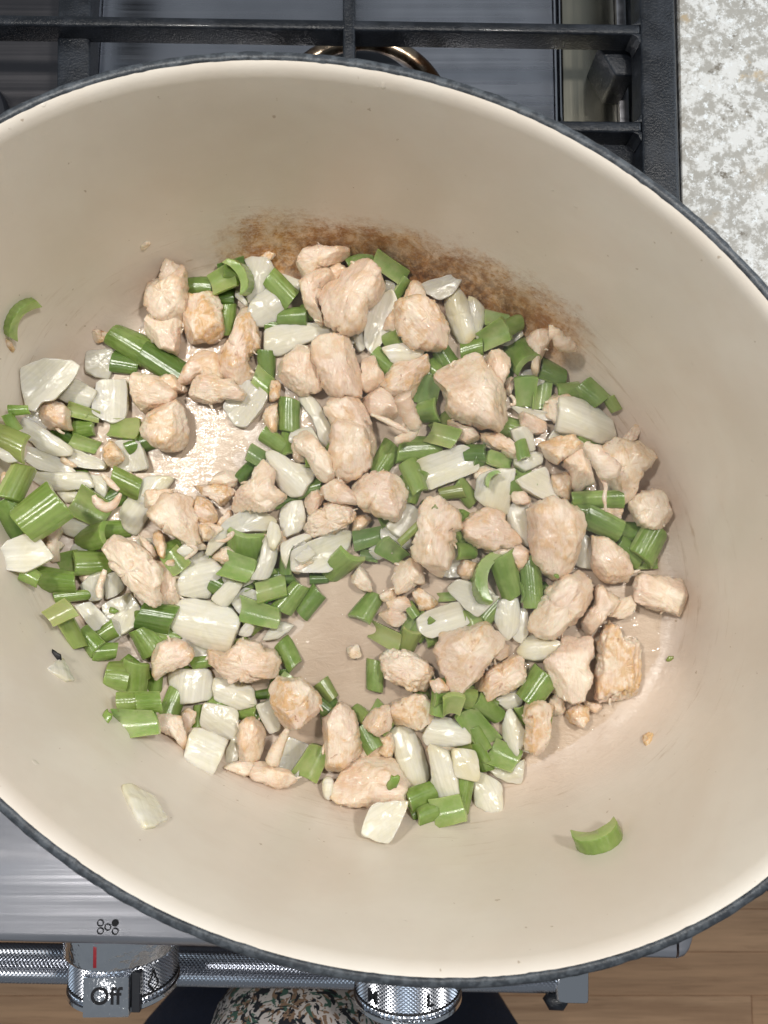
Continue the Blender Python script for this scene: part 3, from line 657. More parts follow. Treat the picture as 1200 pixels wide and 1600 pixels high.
def mat_celery(name, flesh):
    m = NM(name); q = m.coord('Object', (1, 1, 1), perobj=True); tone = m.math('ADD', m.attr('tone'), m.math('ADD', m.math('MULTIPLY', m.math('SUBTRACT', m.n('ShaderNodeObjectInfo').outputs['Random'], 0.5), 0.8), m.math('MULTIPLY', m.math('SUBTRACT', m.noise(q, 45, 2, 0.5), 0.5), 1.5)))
    # tone -1 dark (also shade painted into buried pieces), 0 bright green, 1 olive
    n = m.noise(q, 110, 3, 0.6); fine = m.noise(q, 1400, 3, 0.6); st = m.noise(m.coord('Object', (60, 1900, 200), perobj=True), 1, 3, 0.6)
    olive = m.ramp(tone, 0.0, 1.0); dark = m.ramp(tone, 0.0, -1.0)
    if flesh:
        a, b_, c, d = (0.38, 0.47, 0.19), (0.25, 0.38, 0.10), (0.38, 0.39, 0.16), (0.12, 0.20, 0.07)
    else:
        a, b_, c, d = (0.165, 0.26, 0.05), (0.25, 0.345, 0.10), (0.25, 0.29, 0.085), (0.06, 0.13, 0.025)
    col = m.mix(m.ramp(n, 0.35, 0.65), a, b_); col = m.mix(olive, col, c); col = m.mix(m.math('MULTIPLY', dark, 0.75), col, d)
    if not flesh: col = m.mix(m.ramp(st, 0.60, 0.74, 0, 0.3), col, m.mix(olive, (0.24, 0.38, 0.10), (0.30, 0.34, 0.12)))
    m.set(Base_Color=col, Roughness=0.22, Subsurface_Weight=0.5, Subsurface_Scale=0.005); m.b.inputs['Subsurface Radius'].default_value = (0.6, 1.0, 0.3)
    m.b.inputs['Coat Weight'].default_value = 0.3; m.b.inputs['Coat Roughness'].default_value = 0.16
    b = m.bump(fine, 0.22, 0.0003); b = m.bump(n, 0.3, 0.001, b)
    if not flesh: b = m.bump(st, 0.12, 0.0004, b)
    m.set(Normal=b); m.put(m.b.inputs['Coat Normal'], m.bump(m.noise(q, 500, 3, 0.6), 0.4, 0.0006)); return m.m
M_skin = mat_celery('celery_skin', False); M_flesh = mat_celery('celery_flesh', True)
M_fat = mat_simple('pale_fibre', (0.74, 0.58, 0.46), 0.35)

CROP = {'A': (200, 370, 4), 'B': (0, 450, 4.8), 'C': (0, 620, 4.8), 'D': (150, 620, 4), 'E': (0, 800, 4), 'F': (420, 370, 4), 'G': (660, 420, 4), 'H': (380, 620, 4),
        'I': (620, 660, 4), 'J': (820, 620, 4), 'K': (140, 800, 4), 'L': (330, 780, 4), 'M': (540, 840, 4), 'N': (780, 860, 4), 'O': (160, 1020, 4), 'P': (400, 1040, 4), 'Q': (600, 1040, 4),
        'R': (750, 1250, 2.667), 'W': (0, 0, 1)}
def cpx(c, x, y): o = CROP[c]; return (o[0] + x / o[2], o[1] + y / o[2])
def pts(c, s): return [cpx(c, *map(float, t.split(','))) for t in s.split()]

# height map of the pile, so that every piece lies on what is under it
CELL = 0.0014; NX, NY = 300, 260; HX0, HY0 = -0.21, -0.155
gx = HX0 + (np.arange(NX) + 0.5) * CELL; gy = HY0 + (np.arange(NY) + 0.5) * CELL
GX, GY = np.meshgrid(gx, gy); HM = hfun(GX, GY).copy(); HM = np.minimum(HM, 0.06)
def inpoly(P, X, Y):
    r = np.zeros(X.shape, bool); n = len(P)
    for i in range(n):
        x1, y1 = P[i][0], P[i][1]; x2, y2 = P[(i + 1) % n][0], P[(i + 1) % n][1]
        c = ((y1 > Y) != (y2 > Y)) & (X < (x2 - x1) * (Y - y1) / (y2 - y1 + 1e-15) + x1); r ^= c
    return r
def window(P):
    x0 = max(0, int((P[:, 0].min() - HX0) / CELL) - 1); x1 = min(NX, int((P[:, 0].max() - HX0) / CELL) + 2)
    y0 = max(0, int((P[:, 1].min() - HY0) / CELL) - 1); y1 = min(NY, int((P[:, 1].max() - HY0) / CELL) + 2)
    return slice(y0, y1), slice(x0, x1)
def rest(poly_px, th, tiltmax=0.35):
    """settle a piece: returns world outline, centre, base height and slope"""
    z = 0.006; 
    for it in range(3):
        P = atn(poly_px, z + th * 0.5)
        sy, sx = window(P); m = inpoly(P, GX[sy, sx], GY[sy, sx])
        if m.sum() < 3: m = np.ones_like(m)
        h = HM[sy, sx][m]; X = GX[sy, sx][m]; Y = GY[sy, sx][m]; c = P[:, :2].mean(0)
        A = np.stack([X - c[0], Y - c[1], np.ones_like(X)], 1); g, *_ = np.linalg.lstsq(A, h, rcond=None)
        s = np.hypot(g[0], g[1]); k = 0.75
        gxy = g[:2] * k * min(1.0, tiltmax / (s * k + 1e-9))
        res = h - (A[:, 0] * gxy[0] + A[:, 1] * gxy[1]); z = float(np.quantile(res, 0.66))
        z = min(z, 0.030)
    P = atn(poly_px, z + th * 0.5)
    top = z + th * 0.80 + A[:, 0] * gxy[0] + A[:, 1] * gxy[1]
    sub = HM[sy, sx]; sub[m] = np.maximum(sub[m], top)
    return P[:, :2], c, z, gxy

def chaikin(P, n=1, r=0.25):
    P = np.asarray(P)
    for _ in range(n):
        Q = np.roll(P, -1, 0); P = np.stack([P * (1 - r) + Q * r, P * r + Q * (1 - r)], 1).reshape(-1, 2)
    return P
def radial(P, n, c=None):
    """distance from the centre to an outline in n directions"""
    c = np.zeros(2) if c is None else c; out = np.zeros(n); Q = np.roll(P, -1, 0)
    for k in range(n):
        a = 2 * math.pi * k / n; d = np.array([math.cos(a), math.sin(a)])
        e = Q - P; den = d[0] * e[:, 1] - d[1] * e[:, 0]; den = np.where(abs(den) < 1e-12, 1e-12, den)
        w_ = P - c; t = (w_[:, 0] * e[:, 1] - w_[:, 1] * e[:, 0]) / den; s = (w_[:, 0] * d[1] - w_[:, 1] * d[0]) / den
        ok = (t > 0) & (s >= -1e-6) & (s <= 1 + 1e-6); out[k] = t[ok].max() if ok.any() else (out[k - 1] if k else 0.004)
    return out
def area_centroid(P):
    x, y = P[:, 0], P[:, 1]; x2, y2 = np.roll(x, -1), np.roll(y, -1); cr = x * y2 - x2 * y; A = cr.sum() / 2
    return np.array([((x + x2) * cr).sum(), ((y + y2) * cr).sum()]) / (6 * A), abs(A)
def main_axis(P):
    Q = P - P.mean(0); return math.atan2(*np.linalg.eigh(Q.T @ Q)[1][:, 1][::-1])
def place(o, c, z, g, ang):
    n = Vector((-g[0], -g[1], 1)).normalized(); q = Vector((0, 0, 1)).rotation_difference(n).to_matrix().to_4x4()
    o.matrix_world = Matrix.Translation((c[0], c[1], z)) @ q @ Matrix.Rotation(ang, 4, 'Z')
def polar_mesh(name, Rr, prof):
    Rr = np.asarray(Rr); n_ = len(Rr); q = np.fft.rfft(Rr); q[max(2, 4):] = 0; Rs = np.maximum(np.fft.irfft(q, n_), Rr.min() * 0.8); Rm_ = Rr.mean()
    q[2:] = 0; Rc = np.fft.irfft(q, n_)
    def RR(k, s): 
        t = min(1, max(0, (s - 0.45) / 0.5)); t = t * t * (3 - 2 * t); t2 = min(1, max(0, s / 0.6)); lo = Rc[k] * (1 - t2) + Rs[k] * t2
        return lo * (1 - t) + Rr[k] * t
    """prof: list of (s, h, w) rings from the underside pole to the top pole"""
    nt = len(Rr); a = np.arange(nt) * 2 * math.pi / nt; V = [(0, 0, prof[0][1])]; F = []
    for s, h in prof[1:-1]: V += [(RR(k, s) * s * math.cos(a[k]), RR(k, s) * s * math.sin(a[k]), h) for k in range(nt)]
    V.append((0, 0, prof[-1][1])); m = len(prof) - 2
    for k in range(nt): F.append((0, 1 + (k + 1) % nt, 1 + k))
    for r in range(m - 1):
        for k in range(nt):
            b = 1 + r * nt; F.append((b + k, b + (k + 1) % nt, b + nt + (k + 1) % nt, b + nt + k))
    b = 1 + (m - 1) * nt; top = len(V) - 1
    for k in range(nt): F.append((b + k, b + (k + 1) % nt, top))
    return np.array(V, float), F
SEED = [100]
def put_chicken(crop, s, th, tan, label, e=0.64, lob=1.0, wall=False, ang=None, facets=5, fib=1.0):
    P0 = np.array(pts(crop, s)); th = th / 1000.0; SEED[0] += 1; rs = np.random.RandomState(SEED[0])
    if wall: P, c, z, g = wall_rest(P0, th)
    else: P, c, z, g = rest(P0, th)
    cc, A = area_centroid(P); ax = main_axis(P) if ang is None else R(ang)
    ca, sa = math.cos(-ax), math.sin(-ax); L = P - cc; L = np.stack([L[:, 0] * ca - L[:, 1] * sa, L[:, 0] * sa + L[:, 1] * ca], 1)
    L = chaikin(L, 2, 0.13) * 1.06; nt = 112 if A > 2e-4 else 72; Rr = radial(L, nt); Rm = math.sqrt(A / math.pi)
    th = min(th, Rm * 1.7)
    nph = 34 if A > 2e-4 else 22; prof = []
    for k in range(nph + 1):
        ph = math.pi * k / nph; s_ = abs(math.sin(ph)) ** (e * 0.82); h = -math.copysign(abs(math.cos(ph)) ** 0.85, math.cos(ph)); prof.append((s_, h * th / 2))
    ta = np.arange(nt) * 2 * math.pi / nt; q2 = np.stack([np.cos(ta), np.sin(ta), ta * 0], 1)
    Rr = Rr * (1 + 0.05 * perlin(q2 * 2.2 + rs.uniform(0, 50)) + 0.045 * perlin(q2 * 5 + rs.uniform(0, 50)) + 0.035 * perlin(q2 * 12 + rs.uniform(0, 50)))
    V, F = polar_mesh('chicken', Rr, prof)
    o3 = rs.uniform(0, 50, 3)
    bxy = np.stack([Rr * np.cos(ta), Rr * np.sin(ta)], 1); dist = np.sqrt(((V[:, None, :2] - bxy[None]) ** 2).sum(2)).min(1); inr = np.quantile(dist, 0.98)
    wr_ = inr * (0.30 + 0.45 * e); tt = np.clip(dist / wr_, 0, 1); f_ = (1 - (1 - tt) ** 2.1) ** (1 / 2.1); V[:, 2] = np.sign(V[:, 2]) * (np.abs(V[:, 2]) * 0.25 + th / 2 * f_ * 0.75) * np.where(dist < 1e-5, 0.6, 1)
    def nrm(V):
        N = V / np.array([Rm * Rm, Rm * Rm, (th / 2) ** 2]); return N / (np.linalg.norm(N, axis=1)[:, None] + 1e-9)
    W_ = V / Rm; d = 0.13 * perlin(W_ * 1.2 + o3) + 0.05 * perlin(W_ * 2.6 + o3 + 7)
    # one or two folds across the piece
    nf = 2 + (lob > 0.6) + (lob > 1.15) * 2; a0 = rs.uniform(0, 6.28); Fp = np.array([[math.cos(a0 + 2 * math.pi * q / nf + rs.uniform(-.4, .4)) * rs.uniform(.45, .8), math.sin(a0 + 2 * math.pi * q / nf + rs.uniform(-.4, .4)) * rs.uniform(.45, .8), rs.uniform(0, .3)] for q in range(nf)])
    Wd = W_ + 0.30 * np.stack([perlin(W_ * 1.6 + o3 + 9), perlin(W_ * 1.6 + o3 + 17), perlin(W_ * 1.6 + o3 + 31)], 1)
    D = np.sqrt(((Wd[:, None] - Fp[None]) ** 2).sum(2)); D.sort(1)
    cr = np.clip(perlin(W_ * 1.3 + o3 + 70) * 1.6 + 0.75, 0, 1)
    d = d - min(lob, 1.3) * 0.14 * np.exp(-(D[:, 1] - D[:, 0]) / 0.07) * cr
    V = V + nrm(V) * (d * Rm)[:, None]
    # knife-cut faces
    for k in range(facets + 2):
        a = rs.uniform(0, 2 * math.pi); nz = rs.uniform(0.35, 0.97); nx = math.sqrt(1 - nz * nz)
        n_ = np.array([nx * math.cos(a), nx * math.sin(a), nz]); sup = (V @ n_).max(); d0 = sup * rs.uniform(0.72, 0.88)
        ov = np.maximum(0, V @ n_ - d0); V = V - n_ * (ov * 0.93)[:, None]
    W_ = V / Rm; wq = W_ + 0.25 * perlin(W_ * 1.7 + o3 + 5)[:, None]
    d = 0.030 * perlin(W_ * 4.5 + o3) + 0.020 * perlin(W_ * 10 + o3)
    d = d - 0.07 * np.exp(-np.abs(perlin(wq * 2.3 + o3 + 60)) / 0.05) * np.clip(perlin(W_ * 1.5 + o3 + 80) + 0.25, 0, 1)
    fb = perlin(np.stack([W_[:, 0] * 1.3, W_[:, 1] * 9, W_[:, 2] * 9], 1) + o3)
    fm = np.clip(perlin(W_ * 1.4 + o3 + 90) * 1.5 + 0.6, 0.15, 1)
    d = d + fib * 0.034 * fb * fm
    V = V + nrm(V) * (d * Rm)[:, None]
    cz = z + th * 0.5
    me = mesh('chicken_piece', V, F); o = link('chicken_piece', me, M_chick); place(o, cc, cz, g, ax)
    o['tan'] = float(tan); tag(o, label, 'chicken piece', 'cooked chicken pieces in the pot')
    if A > 1.1e-4 and not wall:      # torn fibres at the edges
        VV = []; FF = []
        for q in range(rs.randint(1, 5)):
            kk = rs.randint(nt); a1 = 2 * math.pi * kk / nt; r1 = Rr[kk] * 0.86; hz = rs.uniform(-0.2, 0.2) * th
            ln = rs.uniform(0.0010, 0.0030); tb = a1 + rs.uniform(-1.5, 1.5); p0 = np.array([r1 * math.cos(a1), r1 * math.sin(a1), hz])
            dv = np.array([math.cos(tb), math.sin(tb), rs.uniform(-.3, .3)]); sd = np.array([-dv[1], dv[0], rs.uniform(-.5, .5)]) * rs.uniform(-.4, .4)
            Pq = [p0, p0 + dv * ln * .5 + sd * ln * .3, p0 + dv * ln + sd * ln * .9, p0 + dv * ln * 1.3 + sd * ln * 1.8]
            r0 = rs.uniform(0.0004, 0.0011); v_, f_q = tube(spline(Pq, 3), list(np.linspace(r0, r0 * 0.4, 10)), 6, 0.6); b0 = len(VV); VV += [tuple(v) for v in v_]; FF += [tuple(i + b0 for i in f) for f in f_q]
        tf = link('torn_fibres', mesh('torn_fibres', VV, FF), M_chick, o); tf['tan'] = float(tan)
    return o
def put_onion(crop, s, label, th=3.5, bend=1.0, yellow=0.2, glassy=0.2, ang=None, wall=False, up=1):
    P0 = np.array(pts(crop, s)); th = th / 1000.0; SEED[0] += 1; rs = np.random.RandomState(SEED[0])
    if wall: P, c, z, g = wall_rest(P0, th)
    else: P, c, z, g = rest(P0, th + 0.002 * bend)
    cc, A = area_centroid(P); ax = main_axis(P) if ang is None else R(ang)
    ca, sa = math.cos(-ax), math.sin(-ax); L = P - cc; L = np.stack([L[:, 0] * ca - L[:, 1] * sa, L[:, 0] * sa + L[:, 1] * ca], 1)
    L = chaikin(L, 1, 0.11); L = chaikin(L, 2, 0.25) * 1.05; nt = 96; Rr = radial(L, nt); h = th / 2
    prof = [(0, -h), (0.35, -h), (0.7, -h), (0.93, -h), (0.985, -h * 0.9), (1.0, -h * 0.6), (0.972, -h * 0.1), (1.0, h * 0.25), (0.992, h * 0.7), (0.972, h * 0.92), (0.93, h), (0.85, h), (0.7, h), (0.52, h), (0.35, h), (0.17, h), (0, h)]
    V, F = polar_mesh('onion', Rr, prof); o3 = rs.uniform(0, 50, 3)
    hw = max(1e-4, abs(V[:, 1]).max()); hl_ = max(1e-4, abs(V[:, 0]).max())
    k = bend * 0.46 / hw; k2 = bend * 0.12 / hl_
    V[:, 2] -= up * (k * V[:, 1] ** 2 + k2 * V[:, 0] ** 2) - up * (k * hw * hw * 0.5)
    V[:, 2] += 0.0006 * perlin(V * 120 + o3) + 0.0003 * perlin(V * 420 + o3); V[:, :2] += (0.00035 * perlin(V * 260 + o3))[:, None]
    if up == 1 and bend > 0 and rs.rand() < 0.28: V[:, 2] *= -1; F = [tuple(f[::-1]) for f in F]
    me = mesh('onion_piece', V, F); o = link('onion_piece', me, M_onion); me.set_sharp_from_angle(angle=R(75)); place(o, cc, z + h + 0.0006, g, ax)
    o['yellow'] = float(yellow); o['glassy'] = float(glassy); tag(o, label, 'onion piece', 'softened onion pieces in the pot'); return o
def celery_mesh(Wd, Ln, t=None, alpha=62, ribs=8, rs=None, curl=0.0):
    al = R(alpha); Ro = Wd / 2 / math.sin(al); t = t or Wd * 0.24; n = 44; sec = []; skin = []
    ph0 = rs.uniform(0, 6)
    for i in range(n + 1):
        a = -al + 2 * al * i / n; rib = abs(math.cos(ribs * math.pi * (i / n) + ph0)) ** 0.45
        r = Ro * (1 - 0.036 * (1 - rib)); sec.append((r * math.sin(a), Ro * 0 + r * math.cos(a) - Ro * math.cos(al) + t)); skin.append(1)
    for i in range(11):
        x = (Wd / 2 * 0.97) * (1 - 2 * i / 10); u = x / (Wd / 2)
        sec.append((x, 0.0 + t * 1.15 * (1 - u * u))); skin.append(0)
    sec = np.array(sec); zc = (sec[:, 1].max() + sec[:, 1].min()) / 2; sec[:, 1] -= zc; m = len(sec)
    cen = sec.mean(0); V = []; F = []; mi = []
    st = [(-0.5, 0.95), (-0.485, 0.99), (-0.46, 1.0), (-0.2, 1.0), (0.1, 1.0), (0.3, 1.0), (0.46, 1.0), (0.485, 0.99), (0.5, 0.95)]
    for (u, k) in st:
        S = cen + (sec - cen) * k; off = perlin(np.array([[u * 2.1, ph0, 1.7]]))[0] * Wd * 0.02
        V += [(u * Ln + sh1 * s0 * 0.0, s0 + off, s1 - curl * (u * u) * Ln) for (s0, s1), sh1 in zip(S, [0] * m)]
    for r in range(len(st) - 1):
        for k in range(m):
            F.append((r * m + k, (r + 1) * m + k, (r + 1) * m + (k + 1) % m, r * m + (k + 1) % m)); mi.append(0 if (skin[k] and skin[(k + 1) % m]) else 1)
    F.append(tuple(range(m))); mi.append(1); F.append(tuple(range((len(st) - 1) * m, len(st) * m))[::-1]); mi.append(1)
    V = np.array(V); H = sec[:, 1].max() - sec[:, 1].min()
    V += np.stack([perlin(V * 210 + ph0), perlin(V * 210 + ph0 + 7), perlin(V * 210 + ph0 + 13)], 1) * Wd * 0.014
    V[:, 0] += perlin(np.stack([V[:, 1] * 120, V[:, 2] * 120, V[:, 0] * 0 + ph0], 1)) * 0.0006
    return V, F, mi, H
def put_celery(crop, x, y, yaw, ln, wd, mode, tone, label, wall=False, shear=0.0, hgt=None, alph=None, tk=0.20):
    """ln, wd are photo pixels; mode: r ribs up, i inside up, e end up, m end half showing, s on its side"""
    SEED[0] += 1; rs = np.random.RandomState(SEED[0]); px, py = cpx(crop, x, y)
    k = (CAMZ - 0.012) / FPX * 1.10
    if mode == 'e': W_ = ln * k; t = wd * k * 0.55; Ln = (hgt or 34) * k * 0.9; al = alph or 58
    elif mode == 'm': W_ = wd * k; Ln = ln * k; t = None; al = 60
    else: W_ = wd * k; Ln = ln * k; t = None; al = 62
    V, F, mi, H = celery_mesh(W_, Ln, t if mode != 'e' else W_ * tk, al, max(3, int(W_ / 0.0021)), rs)
    a = R(yaw)
    if mode == 'e': fl_, fw_ = ln, wd; th = Ln
    else: fl_, fw_ = ln, wd; th = H
    cx_, sy_ = math.cos(a), math.sin(a)
    P0 = np.array([(px + u * fl_ / 2 * cx_ + v * fw_ / 2 * sy_, py - u * fl_ / 2 * sy_ + v * fw_ / 2 * cx_) for u, v in ((-1, -1), (1, -1), (1, 1), (-1, 1))])
    if wall: P, c, z, g = wall_rest(P0, th)
    else: P, c, z, g = rest(P0, th * 0.9, 0.40)
    cc = P.mean(0); V = np.array(V)
    shear = shear or rs.uniform(-0.28, 0.28)
    if mode != 'e': V[:, 0] += V[:, 1] * shear; V[:, 1] *= 1 + rs.uniform(-0.14, 0.14) * V[:, 0] / Ln * 2
    o = link('celery_piece', mesh('celery_piece', V, F), [M_skin, M_flesh]); me = o.data
    me.polygons.foreach_set('material_index', mi); me.set_sharp_from_angle(angle=R(48))
    X = Matrix.Rotation
    if mode == 'r': loc = X(R(rs.uniform(-24, 24)), 4, 'X')
    elif mode == 'i': loc = X(R(180 + rs.uniform(-10, 10)), 4, 'X')
    elif mode == 'e': loc = X(R(90), 4, 'X') @ X(R(90), 4, 'Z') @ X(R(0), 4, 'Y')
    elif mode == 'm': loc = X(R(-38), 4, 'Y')
    elif mode == 's': loc = X(R(48), 4, 'X')
    if mode == 'e': loc = X(R(90), 4, 'Y'); loc = X(R(90), 4, 'Z') @ loc
    n = Vector((-g[0], -g[1], 1)).normalized(); q = Vector((0, 0, 1)).rotation_difference(n).to_matrix().to_4x4()
    o.matrix_world = Matrix.Translation((cc[0], cc[1], z + th * 0.5)) @ q @ X(a, 4, 'Z') @ X(R(rs.uniform(-22, 22) if mode in 'ris' else 0), 4, 'Y') @ loc
    o['tone'] = float(tone); tag(o, label, 'celery piece', 'sliced celery pieces in the pot'); return o
def wall_point(px, py):
    z = 0.114
    while z > 0:
        p = at(px, py, z)
        if hfun(p.x, p.y) >= z: break
        z -= 0.0004
    return at(px, py, max(z, 0))
def wall_rest(P0, th):
    Q = np.array([tuple(wall_point(*p)) for p in P0]); c = Q.mean(0); e = 0.002
    gxv = (hfun(c[0] + e, c[1]) - hfun(c[0] - e, c[1])) / (2 * e); gyv = (hfun(c[0], c[1] + e) - hfun(c[0], c[1] - e)) / (2 * e)
    n = np.array([-gxv, -gyv, 1.0]); n /= np.linalg.norm(n); q = Vector((0, 0, 1)).rotation_difference(Vector(n)).to_matrix(); qi = np.array(q.inverted())
    L = (Q - c) @ qi.T; z = float(hfun(c[0], c[1]))
    WALLN[0] = n * th * 0.5; return L[:, :2] + c[:2], c[:2], c[2] + 0, np.array([gxv, gyv])
WALLN = [None]
def strand(P, r, label, group='thin chicken strands'):
    """a loose strand given as spots (crop, x, y) and height in mm"""
    Q = [at(*cpx(c, x, y), z / 1000) for c, x, y, z in P]; r = [q / 1000 for q in r]; S = spline(Q, 6)
    rr = list(np.interp(np.linspace(0, 1, len(S)), np.linspace(0, 1, len(r)), r)); V, F = tube(S, rr, 8); V = np.array([tuple(v) for v in V]); c = V.mean(0)
    V = V + (perlin(V * 400) * min(r) * 0.5)[:, None]
    o = link('chicken_strand', mesh('chicken_strand', V - c, F), M_chick); o.location = c; o['tan'] = 0.2
    tag(o, label, 'chicken strand', group); return o
# ------------------------------------------------------------------ the food, piece by piece (first number: order in the pile)
JOBS = []
def C(zo, crop, s, th, tan, label, **k): JOBS.append((zo, len(JOBS), put_chicken, (crop, s, th, tan, label), k))
def O(zo, crop, s, label, **k): JOBS.append((zo, len(JOBS), put_onion, (crop, s, label), k))
def S(zo, crop, x, y, yaw, ln, wd, mode, tone, label, **k): JOBS.append((zo, len(JOBS), put_celery, (crop, x, y, yaw, ln, wd, mode, tone, label), k))

# --- chicken
C(22,'A','95,300 250,265 345,175 372,240 365,400 330,515 215,510 130,480 85,330',14,.2,'pale block of chicken at the top left of the pile, atop a lumpy piece',e=.6)
C(9,'A','195,230 235,135 320,180 315,240 250,290 190,270',10,.1,'small greyish chicken tip poking up behind the pale block at the top left')
C(8,'A','120,500 240,500 330,490 320,620 300,720 180,690 110,610',13,.1,'lumpy chicken piece right below the pale block at the top left')
C(10,'A','350,440 370,370 540,360 580,450 590,600 560,640 470,645 400,665 350,620 335,540',13,.9,'chicken chunk with a browned top, left of the upright celery slice at upper left',e=.6)
C(22,'A','700,450 750,470 800,560 820,680 740,780 790,850 690,925 600,890 555,800 570,720 660,600',12,.8,'jagged tan shard of chicken standing over the bare patch of pot floor at upper left',lob=1.3)
C(14,'A','480,710 560,740 600,880 520,900 440,860 400,910 310,925 350,840 420,750',10,.4,'ragged tan chicken scrap left of the jagged shard')
C(20,'A','440,860 520,850 600,900 640,890 730,980 700,1020 610,1010 520,1040 410,1030 380,960',12,.35,'pink tinged lobed chicken piece at the foot of the jagged shard')
C(13,'A','0,900 80,850 170,880 260,930 300,1000 260,1050 120,1070 70,1120 40,1040 20,960',12,.15,'folded chicken piece just below the long double celery slice')
C(16,'D','270,180 340,90 430,30 510,30 560,90 570,180 560,280 520,325 430,335 350,300 290,250',16,.45,'smooth rounded chicken lump at the left edge of the shiny bare pot floor',lob=.2,facets=3)
C(26,'F','180,150 240,75 330,60 490,85 495,120 470,150 390,180 320,205 260,240 190,240 175,190',11,.25,'flat frayed chicken piece topmost at the back, against the browned wall')
C(16,'F','200,290 300,220 390,210 400,280 330,330 310,400 330,450 330,540 280,540 230,430 205,350',13,.25,'grooved chicken piece tucked left of the big lobed chunk at the back')
C(20,'F','310,390 330,310 450,270 460,210 560,170 620,155 700,230 718,300 710,345 680,390 600,470 600,540 560,590 490,610 420,590 350,520',21,.25,'big lobed chicken chunk at the back, above the twin chunks',lob=1.2)
C(14,'F','850,370 900,270 960,290 985,400 930,430 820,420',10,.6,'pointed tan chicken tip behind the chunk with the red brown spot')
C(24,'F','790,430 900,390 1040,420 1110,530 1115,600 1100,690 1030,680 970,690 920,690 850,640 800,560',18,.55,'chicken chunk with a red brown spot, right of the tall onion petal')
C(12,'F','55,820 120,740 200,680 260,690 300,830 340,960 200,990 150,980 90,900',14,.1,'left one of the twin pale chicken chunks in the upper middle')
C(18,'F','270,650 350,630 480,610 530,680 560,770 590,840 570,1000 430,1010 370,980 330,880 270,790',17,.2,'right one of the twin pale chicken chunks, squarish with a ridge',e=.6)
C(8,'F','580,760 650,740 700,830 720,880 700,940 600,960 575,900',12,.1,'pinkish chicken piece half hidden right of the squarish twin chunk')
C(20,'F','720,860 770,800 900,780 980,750 1010,830 940,900 900,1000 800,1010 740,970 710,920',14,.7,'tan chicken knob with a long curled strand hanging from it')
C(12,'F','570,1020 680,940 760,980 820,1060 800,1130 700,1150 610,1100',13,.05,'round pinkish chicken lump left of the curled strand')
C(18,'H','515,80 560,10 640,-10 720,10 770,120 830,250 810,380 780,380 700,130 560,190',14,.3,'chicken piece lying behind the upright smooth oval lump in the middle')
C(26,'H','555,210 600,130 680,115 740,160 790,330 790,430 740,480 700,530 640,530 570,490 540,390',18,.35,'upright smooth oval chicken lump in the middle of the pile',lob=.4)
C(16,'H','310,240 400,210 480,310 530,350 560,450 570,530 500,540 450,480 400,380 330,330',14,.2,'slanting chicken piece between the thin onion wedge and the oval lump')
C(10,'H','300,280 340,260 390,400 320,415',9,.15,'small flat chicken sliver above the white curved onion')
C(12,'H','120,110 160,60 215,10 215,220 170,220 130,170',9,.6,'narrow chicken sliver left of the upright ribbed celery block')
C(13,'A','890,900 950,900 950,1010 880,1030',7,1.3,'little reddish brown chicken tip above the narrow sliver')
C(16,'D','830,690 890,570 960,540 990,440 1060,390 1110,480 1120,570 1200,620 1060,720 940,700 850,740',13,.1,'broad frayed chicken piece to the left of the white curved onion',lob=1.2)
C(20,'D','590,570 700,550 830,550 880,590 830,650 790,700 750,650 660,600',8,.9,'stringy tan chicken shred at the lower edge of the bare pot floor',fib=4,lob=1.4)
C(8,'D','700,550 800,450 890,490 870,570 720,570',9,.1,'translucent chicken scrap behind the stringy tan shred')
C(19,'D','590,670 640,620 710,650 750,720 760,780 680,800 640,760',10,.8,'stringy tan chicken knob right below the stringy shred',fib=4)
C(13,'D','750,800 830,690 850,740 770,820',7,.5,'thin tan chicken flap beside the broad frayed piece')
C(22,'D','330,730 430,610 520,600 600,640 590,700 630,760 650,900 610,940 540,890 440,850 380,800',16,.25,'angular chicken chunk right of the large slanting onion leaf',e=.6)
C(16,'D','350,810 400,830 440,930 430,1020 400,1000 360,900',8,.8,'curled orange edged chicken strip above the pleated pink piece')
C(13,'D','640,800 700,800 735,860 700,890 650,910 670,850',8,.6,'tiny curled tan chicken bit right of the angular chunk')
C(20,'K','100,200 150,140 220,180 300,210 380,290 440,360 450,400 420,500 430,550 400,590 300,510 200,410 140,330',13,.0,'pleated pale pink chicken piece shaped like a fan on the left',fib=3,lob=1.3)
C(17,'K','440,330 480,310 540,370 540,480 560,560 530,610 450,610 420,560 430,500 440,420',9,.2,'ragged chicken flap along the right edge of the pleated fan piece',fib=3)
C(21,'K','300,130 380,200 430,270 400,290 330,230',6,.1,'thin pale chicken strip on the upper edge of the pleated fan piece')
C(28,'B','310,870 380,840 470,870 520,920 530,1010 540,1050 370,1060 320,1010 310,950',11,.45,'small flaky chicken bit on the long onion strips at the far left',lob=1.3)
C(18,'D','55,320 90,270 160,350 170,390 90,445 60,400',8,.6,'seed shaped tan chicken bit below the lone olive celery slice at the left')
C(26,'C','440,450 480,450 580,520 540,530 460,500',3,.3,'tiny chicken flake on the crossed onion strips')
C(15,'E','300,110 370,90 390,120 360,180 400,200 370,240 375,300 330,320 300,240',8,.05,'whitish crumbly chicken scrap right of the bright onion at the left wall',lob=1.4)
C(26,'H','660,550 770,480 900,470 1000,510 1030,620 960,780 850,740 760,700 690,620',16,.4,'blocky chicken chunk with a yellow green smear, right of centre',e=.6)
C(18,'H','470,570 600,510 680,600 740,690 600,660 530,640',11,.2,'pinkish chicken piece under the oval lump and the blocky chunk')
C(24,'H','380,640 420,590 490,580 520,620 470,700 410,745 385,690',11,.3,'small rounded chicken nub left above the fibrous block')
